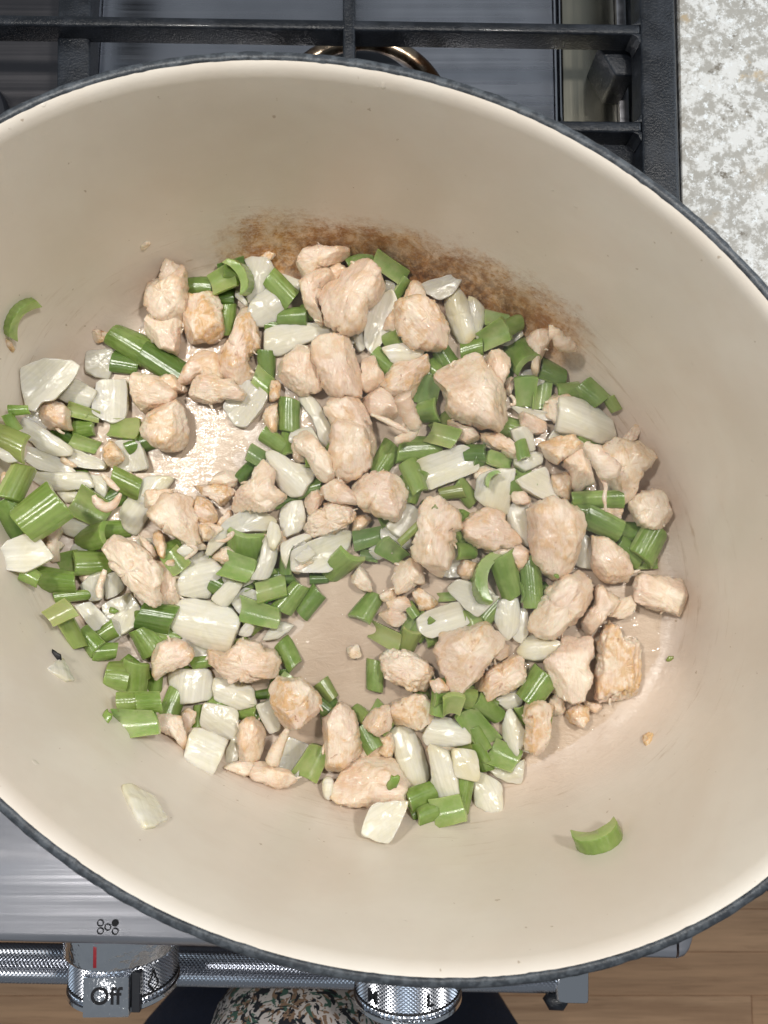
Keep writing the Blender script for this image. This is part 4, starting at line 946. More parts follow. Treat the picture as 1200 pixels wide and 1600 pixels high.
C(25,'H','400,760 470,710 580,640 680,680 700,740 660,800 520,860 410,870 390,820',13,.35,'fibrous chicken block lying on the big glossy onion in the middle',e=.55,fib=5)
C(12,'H','690,750 790,730 800,780 720,850 680,840',9,.7,'brownish chicken bit in the gap right of the fibrous block')
C(22,'I','130,570 190,480 270,470 360,530 405,600 400,680 350,660 365,740 340,760 360,830 340,900 280,960 230,950 170,880 110,850 105,760 140,680',19,.25,'tall folded chicken piece crossed by a thin celery stick',lob=1.3)
C(16,'M','310,180 430,120 490,200 490,290 440,290 380,340 320,350 300,250',13,.2,'pale chicken block below the tall folded piece')
C(12,'M','30,240 90,175 120,200 150,260 170,340 100,330 40,280',10,.7,'small chicken bit with a brown dot, beside the loose ribbed celery on the pot floor')
C(11,'M','210,350 300,290 320,350 310,410 230,400',9,.4,'crumbled tan chicken bit in the middle gap')
C(16,'M','415,350 460,310 530,360 590,410 540,450 460,460',10,1.0,'toasted chicken corner above the plump left to right onion',e=.6)
C(8,'M','200,480 290,430 380,480 390,500 330,560 260,530',8,.2,'knotted grey chicken scrap lying in the liquid in the middle')
C(3,'M','0,690 80,665 100,750 30,755',4,.3,'tiny lone chicken flake on the bare floor in the centre of the pot')
C(24,'I','410,640 580,500 640,560 690,650 770,740 700,790 600,790 500,780 430,720',16,.3,'wedge shaped chicken chunk with a sharp ridge, left of the big egg shaped piece',e=.55)
C(17,'I','520,790 760,750 835,810 790,900 760,950 720,850 600,830',12,.5,'ragged underside of chicken below the ridged wedge')
C(14,'I','380,930 420,850 500,880 470,990 420,990',9,.4,'small crinkled chicken bit left of the curved celery end')
C(30,'I','815,540 850,500 950,490 1060,500 1140,560 1160,640 1150,760 1110,880 1060,960 1000,975 920,930 850,800 830,680',22,.45,'large smooth egg shaped chicken piece with a lengthwise crease, right of centre',lob=.35,facets=2)
C(30,'G','90,680 130,620 230,560 340,560 430,640 510,740 550,870 550,920 480,1000 380,990 250,950 160,900 140,780',23,.25,'largest smooth chicken chunk, upper right of the pile',lob=.5,facets=4)
C(17,'G','150,940 250,970 350,1000 360,1060 290,1090 220,1060 170,990',13,.4,'round chicken lobe under the largest smooth chunk')
C(20,'G','380,560 430,510 500,500 550,560 545,650 500,720 430,640',14,.1,'pinkish chicken bump at the right shoulder of the largest chunk')
C(17,'G','520,700 570,650 580,720 550,790 520,770',8,.1,'small pale chicken flap beside the largest chunk')
C(19,'G','360,1020 470,1030 560,1080 640,1200 560,1180 440,1120 380,1080',9,.35,'stringy chicken shreds below the largest chunk',lob=1.5,fib=4)
C(24,'G','640,430 740,375 800,390 800,450 740,560 730,640 680,670 690,560 700,520',12,.15,'chicken piece with a drumstick like tail reaching to the browned wall')
C(25,'J','80,290 240,245 300,245 375,310 290,370 200,415 150,400 110,330',11,.75,'four cornered chicken piece with an orange left edge, under the large fan onion',e=.55)
C(16,'J','230,410 290,330 400,340 430,450 430,540 350,590 300,560 290,460',14,.2,'glossy dark pink chicken lump in the right of the pile')
C(15,'J','160,480 290,470 300,540 280,650 200,600',12,.5,'brownish pink chicken wedge behind the pointed onion on the right')
C(21,'J','465,330 530,280 700,280 800,370 770,440 700,520 700,600 600,690 580,610 500,560 540,470 490,390',18,.35,'big tapering chicken piece at the right edge, point downward',lob=1.1)
C(18,'J','590,290 620,250 700,160 735,200 700,260 640,300',8,.6,'small twisted chicken knob sticking up at the right wall',fib=4)
C(12,'J','650,640 740,590 840,590 900,650 905,760 860,820 770,835 700,780',17,.1,'round ball of chicken alone at the right edge',facets=2)
C(18,'J','420,880 500,880 620,970 670,1080 650,1150 540,1165 460,1130 430,1050',15,.25,'oval pale chicken chunk below the dark celery on the right')
C(21,'N','190,450 290,260 380,180 510,125 560,180 590,260 570,330 520,370 480,450 420,480 370,540 300,540 180,500',18,.2,'broad knobbly chicken chunk below the egg shaped piece',lob=1.1)
C(13,'N','600,250 630,210 680,270 760,310 740,350 660,420 570,530 530,500 520,420 600,330',12,.1,'pinkish ribbed chicken piece right of the broad knobbly chunk',fib=4)
C(7,'N','730,310 830,280 850,340 820,400 740,430 680,410',9,.0,'dim chicken piece in the liquid near the lone block at the right')
C(10,'N','850,200 900,150 1040,165 1170,185 1170,440 1070,390 960,360 850,330',14,.1,'lone squarish chicken block at the far right of the pot floor',e=.55)
C(15,'N','400,530 590,540 580,660 560,720 585,790 550,860 510,940 430,945 360,880 280,700 310,670 400,600',13,.0,'very pale shield shaped chicken slab at lower right',e=.55,lob=.3)
C(14,'N','620,640 640,560 680,450 740,460 750,540 860,570 870,680 865,900 840,950 700,950 620,940 605,800',13,.6,'upright fibrous chicken slab with a horn on top, at lower right',e=.5,fib=5)
C(8,'N','420,1030 470,960 560,980 560,1050 520,1120 450,1080',9,.9,'small yellow brown chicken bit under the shield shaped slab')
C(8,'N','310,930 360,890 400,940 420,1000 340,1060',9,.05,'little pale chicken bit left of the yellow brown one')
C(6,'N','530,940 640,960 650,990 600,1020 540,980',6,.4,'thin translucent chicken scrap under the upright fibrous slab')
C(15,'Q','880,250 980,225 1070,260 1040,340 1030,460 990,540 930,545 880,500 890,380',15,.65,'chicken piece at the lower right rim of the pile, beside a pointed onion',e=.6)
C(25,'M','570,690 620,600 780,570 860,530 900,540 980,650 960,720 890,790 810,900 700,970 650,940 640,880 580,810',21,.4,'big cube of chicken with a brown scratch, right below the plump onion',e=.5,lob=.8)
C(18,'M','980,650 1040,690 1030,740 940,790 890,790 950,720',12,.2,'chicken corner showing right of the big scratched cube')
C(26,'M','810,910 900,830 1050,740 1110,760 1130,890 1050,950 890,1010 860,960 815,960',12,.5,'oblong chicken block with two brown dots, below the big scratched cube',e=.5)
C(14,'M','215,760 250,700 350,700 500,770 550,820 520,900 490,965 420,960 330,900 250,870',13,.35,'grooved oblong chicken piece at the lower edge of the central bare floor',fib=6)
C(19,'P','660,350 740,270 830,240 850,340 840,400 760,450 700,400',13,.3,'pale left half of the chicken pair at lower centre')
C(21,'P','840,240 960,190 1050,180 1100,260 1105,340 1000,400 930,360 850,390',13,.6,'golden right half of the chicken pair at lower centre')
C(22,'P','90,150 140,80 270,90 340,120 400,220 390,290 300,360 230,400 180,400 140,330 100,240',18,.8,'golden topped chicken chunk left of the lower bare floor',e=.6)
C(19,'P','400,330 440,320 520,230 600,290 630,360 640,450 700,520 620,590 480,670 440,650 430,500',16,.5,'upright chicken chunk pointed at the top, lower centre',e=.6)
C(13,'P','720,520 780,440 850,420 870,580 790,570',11,.6,'tan chicken bit behind the two toned onion strip')
C(20,'P','500,740 560,650 680,540 780,560 870,610 960,760 930,840 830,870 580,860 510,850',17,.2,'large pale chicken chunk with a dark green scrap on it, at the bottom',e=.6,lob=.8)
C(20,'K','705,880 760,860 840,890 940,800 1050,830 1150,880 1200,950 1160,1040 1040,1040 980,1060 880,1060 840,1010 760,960',16,.3,'wide lobed chicken piece right below the largest white onion square',lob=1.5)
C(18,'K','390,900 430,830 520,785 600,830 650,890 610,950 540,970 470,1010 410,1060 400,980',13,.3,'folded beak shaped chicken piece left of the wide lobed one')
C(8,'O','320,400 400,385 480,400 500,470 530,560 510,620 440,520 330,480',11,.4,'chicken strip along the wall beside the lowest left celery slice')
C(16,'O','480,380 530,345 580,380 570,440 540,470 520,530 500,460',10,.5,'small upright chicken nub above the lowest square onion on the left')
C(14,'O','850,430 940,410 1010,460 1020,530 990,640 940,700 860,700 850,560',14,.3,'pale oval chicken piece right of the two square onions at lower left')
C(9,'O','730,720 850,680 940,700 920,760 880,785 800,740',11,.2,'chicken piece against the wall under the pale oval one')
C(12,'P','-70,640 0,590 100,620 195,660 262,725 130,775 40,730 0,720',11,.2,'flat chicken wedge against the lower wall, pointing right',e=.6)
C(10,'I','720,430 800,430 850,480 820,510 730,500',9,.2,'pink chicken bit between the big yellowish onion and the egg shaped piece')
C(15,'G','600,900 700,920 780,970 780,1020 700,1030 620,980',8,.3,'peach coloured chicken lobe left of the large fan onion')
C(6,'D','510,850 660,880 700,960 560,960',9,.1,'dim chicken underneath the angular chunk on the left')
C(6,'M','520,900 600,880 660,960 560,980',8,.8,'brown stringy chicken remnant left of the scratched cube')
C(4,'C','0,560 30,560 50,640 40,700 0,720 -10,650',8,.9,'browned chicken end at the very left edge')
C(5,'A','870,90 930,110 890,145 800,150',3,.8,'small tan chicken scrap stuck above the translucent onions at the back')

# --- onion
O(8,'A','720,140 880,140 920,210 860,290 830,400 750,410 740,330 780,250','translucent onion sheet at the back left, between two celery slices',glassy=.8,yellow=.1)
O(12,'A','850,300 990,440 940,480 920,550 790,560 740,520 760,430','translucent onion sheet just below the back left one',glassy=.7,yellow=.1)
O(14,'F','-20,570 130,550 280,545 370,560 385,620 270,650 200,680 80,740 -25,740','long pale onion strip lying level above the twin chicken chunks',glassy=.4,bend=.6)
O(10,'A','735,885 880,990 840,1080 740,1195 660,1170 600,1070 640,1000','wet translucent onion square at the right of the bare pot floor',glassy=.6,yellow=.1,bend=.7)
O(9,'A','680,320 760,420 740,440 665,370','narrow onion sliver beside the crescent celery at the back left',glassy=.5)
O(26,'F','600,560 620,470 700,370 770,335 800,400 800,560 720,630 660,740 600,670','tall curved onion petal between two chicken chunks at the back',yellow=.5,bend=1.3)
O(20,'F','700,690 850,660 975,700 960,740 850,800 770,780','half moon onion slice under the chunk with the red brown spot',yellow=.5)
O(12,'F','945,290 1180,235 1210,270 1150,360 1070,390 980,350','pale onion slab at the top right of the pile, against the browned wall',glassy=.5,bend=.7)
O(24,'G','135,200 200,90 270,170 340,330 350,400 270,480 220,440 160,340 150,280','glossy browned onion piece with bright highlights, upper right',yellow=1.0,bend=1.4)
O(14,'G','280,170 330,190 385,240 395,340 340,440 300,330','layered onion edge right behind the glossy browned piece',yellow=.9)
O(26,'H','340,10 400,-30 470,40 550,190 540,270 510,330 470,260 440,150','thin onion wedge slanting above the middle, point down',yellow=.4,bend=1.2)
O(8,'F','510,620 590,590 600,700 560,720','grey glassy onion in the gap right of the squarish twin chunk',glassy=1)
O(10,'F','720,270 790,290 780,340 720,340','small glassy onion behind the tall petal',glassy=.8)
O(28,'H','140,350 180,335 260,370 330,420 440,430 440,520 370,620 300,625 220,570 185,470','white curved onion piece with a hollow upper edge, in the middle',yellow=.1,bend=1.6)
O(22,'H','225,690 370,640 390,760 380,830 240,900','upright squarish onion left of the fibrous chicken block',yellow=.3,ang=80)
O(21,'H','290,960 420,900 620,830 680,850 660,940 580,1050 520,1095 300,1090','big glossy onion slab in the middle with tiny black specks',yellow=.4,bend=1.0)
O(14,'H','230,920 400,850 430,880 290,950 280,1080 240,1020','onion layer showing behind the big glossy slab',yellow=.3,glassy=.3)
O(12,'L','0,240 100,130 220,70 340,90 410,140 350,210 280,200 140,210 60,290 40,350 -20,350','long curved translucent onion arching over the ribbed celery in the left middle',glassy=.6,yellow=.5)
O(20,'L','360,130 420,160 440,240 400,320 370,310 350,240','twisted yellowish onion end beside the arching onion',yellow=.6)
O(13,'L','280,440 340,220 420,330 400,400 360,500 230,500','translucent onion blade right of the ribbed celery in the left middle',glassy=.6,yellow=.3)
O(10,'H','880,820 1010,650 1110,720 1060,830 985,890','flat grey onion under the thin celery stick',glassy=.7,bend=.3)
O(29,'I','115,240 420,140 480,200 515,300 200,425 170,370','big half white, half yellowish onion rectangle right of centre',yellow=.6,bend=1.1)
O(19,'I','490,470 510,330 640,290 740,290 720,420 700,580 620,560 540,510','large yellowish onion leaf with a small celery end on it',yellow=.6,bend=.9)
O(24,'I','720,370 910,280 960,350 1040,490 940,490 800,430','pointed onion wedge above the egg shaped chicken piece',yellow=.4,bend=1.0)
O(22,'I','690,530 740,500 820,520 830,640 840,780 770,760 690,620','onion piece tucked against the left side of the egg shaped chicken',yellow=.2)
O(18,'I','730,270 730,200 840,180 910,190 910,260 800,310','wet squarish onion under the tiny leaf of celery on the right',glassy=.4)
O(14,'I','710,50 770,20 840,40 870,170 800,180 730,110','bluish translucent onion below the largest chicken chunk, to its right',glassy=.6)
O(24,'J','200,10 310,0 440,40 550,140 585,240 500,290 350,240 200,215','large fan shaped white onion at the right, finely striped',yellow=.3,bend=1.2,ang=-20)
O(10,'M','630,320 700,260 790,280 900,360 970,350 830,495 760,450','flat glassy onion under the curved celery end right of centre',glassy=.8,bend=.3)
O(25,'M','440,510 500,460 700,395 780,540 520,630 460,590','plump white onion lying left to right above the scratched chicken cube',yellow=.2,bend=1.3)
O(20,'M','920,400 1080,370 1100,560 1000,655 930,520','upright striped onion below the two bright celery slices',yellow=.2,bend=1.0,ang=85)
O(15,'M','1080,440 1140,450 1140,600 1100,665 1040,630','onion layer peeking out right of the upright striped one',yellow=.3)
O(25,'N','110,630 190,530 270,520 400,590 380,630 270,690 150,680','shell shaped onion on the seam of two chicken pieces at lower right',yellow=.6,bend=1.3)
O(12,'J','350,850 410,880 430,1080 310,1060','grey onion sheet right of the egg shaped chicken piece',glassy=.8)
O(12,'G','550,850 700,880 840,900 840,950 740,940 600,900','thin onion strip left of the large fan onion',glassy=.4,yellow=.3)
O(12,'B','180,620 330,540 520,535 580,580 540,660 400,830 300,850 280,920 200,900 175,750','big smooth translucent onion leaning on the left wall',glassy=.3,yellow=.05,bend=1.1)
O(13,'B','410,820 530,660 730,770 650,910 530,870','translucent onion square right of the smooth one at the left wall',glassy=.6)
O(3,'B','650,480 850,460 860,560 810,690 650,640','glassy yellowish onion under the tip of the long celery slice',glassy=1,yellow=.4,th=2.5,bend=.3)
O(14,'B','740,720 780,690 960,690 950,980 830,1010 705,950','pearly onion square left of the folded chicken at upper left',glassy=.4,yellow=.05,bend=1.1,ang=90)
O(13,'C','880,330 1050,330 1130,540 960,560 850,540','pearly onion square under the lone olive celery slice',glassy=.4,yellow=.05,bend=.9,ang=80)
O(27,'C','50,110 250,180 520,370 510,430 400,440 280,390 170,270','long tapering onion strip at the far left, tip to the upper left',yellow=.4,bend=1.0)
O(22,'C','510,370 800,490 780,550 600,530 480,460','lower continuation of the long onion strip at the far left',yellow=.3)
O(20,'C','190,380 330,410 440,460 560,560 420,570 300,560 170,480','rounded onion strip beneath the long tapering one',yellow=.3,bend=1.3)
O(17,'C','140,490 300,560 640,570 700,680 540,690 420,710 280,640 200,560','wide curved onion strip above the brightest ribbed celery',yellow=.2,bend=1.0)
O(14,'C','420,710 620,690 630,780 500,800','yellowish onion layer under the wide curved strip',yellow=.7)
O(15,'C','640,580 800,610 820,700 780,780 700,690','onion end to the right of the wide curved strip',yellow=.3)
O(6,'C','0,380 80,400 190,470 60,500 -20,450','dim onion at the left edge under the olive celery',glassy=.6)
O(27,'D','145,710 200,620 300,510 400,500 490,510 400,640 320,760 240,870 170,810','large slanting onion leaf left of the angular chicken chunk',yellow=.5,bend=1.1)
O(30,'E','50,190 150,150 220,150 320,280 240,330 160,385 0,350 -40,300 10,240','bright white onion piece on the left wall edge with a browned corner',yellow=.3,bend=1.0)
O(27,'K','530,510 600,320 700,235 850,370 790,440 740,550','white striped onion piece, the upper of the stacked pair left of centre',yellow=.1,bend=1.3,ang=15)
O(26,'K','475,690 570,540 740,560 870,600 945,680 860,890 700,850 560,770','largest white onion square, left of centre, with a yellowish rim',yellow=.3,bend=1.2)
O(25,'E','640,600 800,490 915,675 740,785 690,700','white onion square with a green fleck, on the left',yellow=.4,bend=.8)
O(21,'E','460,590 560,565 640,640 690,700 590,760 530,670','white onion strip left of the square with the green fleck',yellow=.1,bend=1.1)
O(9,'E','500,460 560,400 640,370 640,540 560,560','glassy onion under the pleated fan chicken, left half',glassy=.6)
O(11,'E','660,550 650,400 720,370 780,470 720,520','glassy wet onion under the pleated fan chicken, right half',glassy=.6)
O(21,'O','395,110 670,100 705,250 660,300 460,320','white wet onion square below the beak shaped chicken',yellow=.1,bend=1.3,ang=85)
O(14,'O','690,150 930,200 965,330 850,360 700,290','grey white onion under the wide lobed chicken piece',glassy=.3,yellow=.2)
O(20,'O','635,305 845,350 850,530 790,540 615,460','pale onion square, the upper of the two overlapping ones at lower left',yellow=.3,bend=.7)
O(26,'O','560,460 790,540 690,780 510,660','ivory onion square, the lower of the two overlapping ones at lower left',yellow=.4,bend=.9,ang=-25)
O(13,'O','760,700 800,540 850,530 855,680','onion corner showing behind the ivory square',yellow=.4)
O(13,'O','950,330 1060,290 1120,480 1040,510','translucent onion left of the golden topped chicken',glassy=.6)
O(8,'P','130,600 180,440 350,510 270,640 270,720 180,690','grey translucent onion near the lower wall, left of a green celery block',glassy=.8)
O(26,'P','830,420 930,350 1000,430 1050,520 1090,700 980,780 900,680','two toned onion strip at the bottom, leaning down to the right',yellow=.6,bend=1.0)
O(15,'P','720,870 960,850 900,990 830,1110 650,1050','onion strip sticking out of the pile at the very bottom, resting on the wall',yellow=.3,bend=.7)
O(25,'Q','240,440 320,310 440,330 540,440 540,490 430,510 270,500','white striped onion dome at the lower right',yellow=.1,bend=1.5,ang=-10)
O(24,'Q','275,490 410,540 470,700 470,860 330,810 290,760 300,660','tall ivory onion strip at lower right with a pointed corner',yellow=.3,bend=1.0)
O(28,'Q','420,515 590,535 590,700 570,725 430,690','small square onion with orange edges, at lower right',yellow=1.0,bend=.8)
O(13,'Q','570,720 600,670 745,740 735,940 700,950 560,870','onion piece with a browned lower corner resting on the lower wall',yellow=.7)
O(23,'Q','740,380 790,255 900,430 835,575 740,450','almond shaped onion piece at lower right, point up',yellow=.4,bend=1.2)
O(9,'Q','640,640 870,600 880,570 860,750 700,700','tan translucent onion with a charred tip, at the lower right wall',glassy=.5,yellow=1.0)
O(14,'K','750,540 870,420 970,440 860,600','slanting onion strip right of the stacked white pair',yellow=.2)
O(9,'K','880,570 980,470 1060,500 1080,560 950,640','shadowed onion behind the pale cut celery in the left middle',glassy=.4)
O(9,'L','160,850 230,750 280,790 250,850','small onion scrap right of the largest white square',glassy=.4)
O(8,'L','320,880 360,820 430,760 520,790 480,830 420,870','glossy onion sliver at the left of the central bare floor',glassy=.5)
O(12,'K','540,240 600,190 680,230 610,290','small onion corner behind the white striped piece',glassy=.3)
O(8,'Q','680,210 860,140 860,250 780,280','grey onion under the oblong chicken block at lower right',glassy=.8)
O(9,'C','480,880 560,880 720,950 560,1060 450,1010','grey onion right of the brightest ribbed celery',glassy=.6)
# --- celery
S(6,'A',445,310,0,37,30,'r',-.3,'celery slice right of the pale chicken block at the top left')
S(15,'A',598,275,22,40,34,'i',.1,'celery slice with its pale inside up, at the back left')
S(5,'A',600,375,0,34,24,'r',-.7,'dark celery slice right under the one with its pale inside up')
S(14,'A',710,242,-62,54,30,'e',0,'crescent shaped celery end leaning on the back left onion')
S(22,'A',955,320,-45,50,34,'r',.1,'ribbed celery slice slanting down right, on the back left onion')
S(18,'A',1030,500,0,44,27,'r',-.2,'ribbed celery slice above the long pale onion strip')
S(14,'A',625,520,88,46,26,'r',-.1,'upright celery slice right of the browned chicken chunk')
S(22,'B',985,415,-28,66,42,'r',-.3,'smooth upper half of the long double celery slice at upper left')
S(23,'A',232,790,-32,76,42,'r',-.5,'ribbed lower half of the long double celery slice at upper left')
S(12,'B',940,565,-10,40,30,'r',-.6,'dark celery slice tucked under the long double one')
S(12,'A',848,900,-40,32,28,'i',.5,'pale green celery end behind the wet onion square')
S(26,'H',285,117,90,50,33,'r',0,'upright ribbed celery block in the middle, beside the thin onion wedge')
S(20,'H',200,285,-38,48,25,'r',0,'rounded celery slice above the white curved onion')
S(10,'H',275,290,-72,40,22,'r',-.4,'dark celery slice behind the rounded one in the middle')
S(12,'D',1000,375,-30,28,27,'i',-.7,'dark celery slice at the right end of the bare pot floor')
S(10,'H',15,480,50,36,20,'r',-.8,'dark celery sliver left of the broad frayed chicken')
S(12,'H',280,645,20,40,16,'r',-.6,'dark celery edge under the white curved onion')
S(27,'L',812,415,58,58,38,'m',.1,'bright celery slice with a cut face, right of the big glossy onion')
S(6,'L',670,490,0,28,17,'r',-.6,'small dark celery slice under the bright cut one')
S(12,'L',980,242,15,46,28,'i',-.8,'grey green celery crescent in the centre gap')
S(12,'L',1130,322,-35,46,28,'i',-.8,'second grey green celery crescent in the centre gap, to the right')
S(5,'L',985,350,-10,26,17,'i',-.9,'dark little celery curl between the grey green crescents')
S(24,'L',222,285,90,38,60,'m',0,'wide ribbed celery slice with its pale cut face down, left middle')
S(13,'L',170,430,-20,46,38,'i',.1,'celery slice with its inside up, under the wide ribbed one')
S(16,'L',378,570,18,44,32,'i',.3,'celery slice with an olive tip, below the onion blade')
S(6,'L',440,490,10,38,28,'r',-.6,'dark celery slice under the onion blade')
S(15,'L',500,620,52,48,30,'r',-.1,'left one of the celery pair at the edge of the central bare floor')
S(6,'L',615,645,52,44,28,'r',-.4,'right one of the celery pair at the edge of the central bare floor')
S(17,'L',305,712,-12,60,34,'i',-.1,'long celery slice with a milky inside, left of the central bare floor')
S(6,'L',482,965,-58,44,28,'r',0,'lone celery slice on the floor right of the wide lobed chicken')
S(6,'L',972,670,55,44,32,'r',0,'lone ribbed celery block on the central bare floor')
S(6,'L',1090,855,-24,52,27,'i',.2,'pale celery slice with its inside up, right of the central bare floor')
S(6,'L',1020,1100,88,44,27,'r',0,'upright ribbed celery block at the lower end of the central bare floor')
S(9,'K',820,470,-30,36,30,'r',-.5,'dark celery slice behind the white striped onion')
S(4,'P',445,155,-55,32,22,'r',.5,'small olive celery bit on the floor right of the golden topped chicken')
S(20,'I',145,155,5,67,38,'r',.1,'long ribbed celery slice left above the two toned onion rectangle')
S(23,'I',290,82,-15,44,32,'i',.4,'olive celery piece on top of the long ribbed slice')
S(8,'I',108,335,-72,52,28,'r',.1,'celery slice slanting down under the onion rectangle')
S(10,'I',490,185,-10,32,30,'r',-.5,'dark celery slice right above the onion rectangle')
S(28,'I',585,345,50,28,22,'e',.1,'small celery end with a pinkish cut face, on the large yellowish onion leaf')
S(23,'I',345,440,8,36,20,'r',.8,'olive brown celery bit under the onion rectangle')
S(17,'I',430,435,-48,40,27,'r',.4,'celery slice leaning against the olive brown bit')
S(10,'I',640,245,-10,42,24,'i',-.2,'dim celery slice under the stringy chicken shreds')
S(24,'I',785,168,-80,28,20,'r',-.4,'tiny dark celery leaf on the wet onion at the right')
S(22,'I',548,965,72,76,40,'e',.2,'curved pale celery end standing under the ridged chicken wedge')
S(25,'I',690,958,-72,66,37,'r',.1,'bright ribbed celery slice, the middle of three side by side right of centre')
S(24,'I',843,1000,-86,76,30,'r',0,'tall narrow celery slice, the rightmost of three side by side right of centre')
S(32,'I',135,645,43,74,12,'r',.9,'thin olive celery stick across the tall folded chicken')
S(7,'I',435,805,0,32,24,'r',0,'dim celery slice left of the ridged chicken wedge')
S(7,'I',310,1090,5,26,14,'i',.2,'pale celery bit behind the plump onion')
S(15,'J',455,650,-2,72,27,'s',.4,'long olive celery slice below the glossy dark pink chicken')
S(7,'J',350,695,-20,28,25,'r',-.2,'dim celery slice under the long olive one')
S(16,'J',480,805,-25,58,38,'r',-.2,'broad ribbed celery slice at the right, left of the chicken ball')
S(8,'J',655,830,-5,36,28,'r',-.6,'dark celery slice touching the chicken ball')
S(15,'J',785,925,62,50,44,'r',-.1,'celery slice at the right edge of the pile, below the chicken ball')
S(7,'J',650,960,-40,44,36,'r',-.4,'wet celery slice right of the oval pale chicken chunk')
S(4,'J',755,1045,0,34,16,'i',0,'half sunk celery cut face at the right edge of the pile')
S(16,'G',912,755,5,34,28,'r',-.1,'celery slice behind the top of the large fan onion, left')
S(17,'G',1050,785,-38,42,36,'r',.1,'celery slice behind the top of the large fan onion, right')
S(10,'J',545,45,-60,24,18,'r',.7,'small olive celery bit at the right wall')
S(12,'J',400,272,-18,44,20,'r',-.6,'dark celery slice under the lower edge of the large fan onion')
S(20,'G',450,412,25,46,34,'i',.2,'celery slice with its inside up, at the upper right near the browned wall')
S(13,'G',465,330,-15,38,24,'i',.1,'celery slice behind the inside up one near the browned wall')
S(11,'G',570,350,30,28,26,'r',.7,'dim olive celery bit against the browned wall')
S(29,'G',608,535,-52,52,46,'m',.1,'large bright celery block with a cut face, upper right')
S(8,'G',815,645,-25,40,32,'r',-.8,'dark blue green celery slice under the chicken tail')
S(18,'G',640,768,88,46,32,'i',-.5,'left one of two wet celery slices right of the largest chicken chunk')
S(19,'G',740,780,82,48,28,'i',-.1,'right one of two wet celery slices right of the largest chicken chunk')
S(12,'G',150,545,-50,34,32,'r',-.3,'celery slice above the left shoulder of the largest chicken chunk')
S(12,'G',310,512,15,34,30,'r',-.1,'celery slice just above the largest chicken chunk')
S(8,'G',90,620,-45,32,24,'r',-.5,'dim celery slice left of the largest chicken chunk')
S(14,'F',985,960,80,46,38,'i',-.5,'hazy grey green celery slice left of the largest chicken chunk')
S(16,'F',992,1090,10,30,34,'r',.1,'light celery slice below the hazy grey green one')
S(13,'F',1075,1170,35,34,24,'r',.3,'dim celery slice under the lower left of the largest chunk')
S(14,'F',570,152,18,40,22,'r',-.5,'dark celery slice behind the big lobed chicken at the back')
S(18,'F',765,195,-35,58,26,'i',.1,'long celery slice at the back wall, right of the big lobed chicken')
S(20,'F',832,328,58,34,20,'s',.2,'short celery slice at the lower end of the long one at the back wall')
S(14,'F',768,638,10,28,27,'r',0,'celery slice between the tall onion petal and the half moon onion')
S(14,'F',712,775,-40,38,30,'r',-.1,'celery slice left of the half moon onion')
S(14,'M',800,510,-70,30,24,'i',.3,'pale celery end at the right end of the plump onion')
S(7,'M',420,450,-60,24,18,'r',-.1,'dim celery bit left of the plump onion')
S(4,'M',400,640,70,34,28,'r',.3,'hazy celery slice right of the grooved chicken')
S(6,'M',560,640,10,28,18,'r',.1,'hazy celery slice left of the scratched cube')
S(5,'M',570,1030,88,38,20,'r',-.2,'dim upright celery slice under the scratched cube, left')
S(8,'M',665,1040,85,36,28,'i',.1,'dim celery slice under the scratched cube, right')
S(6,'M',745,1000,-20,32,28,'r',-.1,'dim celery slice below the scratched cube corner')
S(25,'M',888,1070,-35,48,27,'r',0,'bright wet ribbed celery slice at lower right')
S(17,'Q',582,385,-48,64,36,'i',-.1,'large dim celery slice under the bright wet one at lower right')
S(14,'Q',950,135,55,50,40,'r',0,'large soft green celery slice left of the shield shaped chicken')
S(16,'Q',745,570,-25,42,38,'i',0,'celery slice with its inside up, below the almond shaped onion')
S(20,'Q',865,312,-62,28,14,'r',.3,'narrow celery sliver right of the almond shaped onion')
S(9,'Q',605,570,-65,42,22,'r',-.3,'dark celery slice behind the small square onion')
S(23,'Q',505,490,10,20,17,'r',.8,'yellow green celery bit under the striped onion dome')
S(15,'Q',500,810,80,64,26,'r',-.2,'upright arm of the bent celery pair at the bottom')
S(16,'Q',405,905,10,44,38,'i',.1,'rounded foot of the bent celery pair at the bottom')
S(14,'Q',240,810,25,44,30,'r',0,'celery slice right of the chicken with the dark green scrap')
S(7,'Q',275,925,20,30,26,'r',.1,'dim celery slice at the bottom wall')
S(17,'P',350,600,60,48,36,'i',.1,'green celery block left of the upright pointed chicken')
S(7,'P',645,310,-30,28,24,'r',.1,'hazy celery slice at the bottom of the central bare floor')
S(5,'P',425,265,-40,26,20,'r',-.5,'dark celery bit between two chicken chunks at lower centre')
S(6,'P',702,450,-60,38,28,'r',-.5,'dim celery slice under the chicken pair at lower centre')
S(21,'E',578,160,10,56,38,'m',.1,'celery slice with a wide cut face, left, above the pleated chicken')
S(16,'C',690,830,-32,54,46,'i',-.1,'celery slice with its inside up, right of the brightest ribbed one')
S(31,'C',298,858,40,62,60,'r',0,'largest and brightest ribbed celery piece, far left')
S(26,'C',147,652,72,54,38,'s',.6,'oval olive celery end at the far left')
S(19,'C',95,905,-60,52,36,'r',-.5,'dark ribbed celery slice left under the brightest one')
S(24,'C',80,340,-25,44,38,'r',.6,'olive celery slice at the very left edge')
S(14,'B',140,915,5,26,14,'r',0,'celery edge behind the tip of the long onion strip')
S(9,'B',92,1005,-60,26,17,'r',-.3,'celery slice under the tip of the long onion strip')
S(24,'B',625,935,-20,46,20,'i',.4,'olive celery wedge right of the small flaky chicken')
S(12,'B',632,1045,5,30,30,'r',-.4,'dark celery slice under the olive wedge at the left')
S(9,'B',465,1095,-30,38,24,'r',-.7,'dark celery slice under the long onion strip')
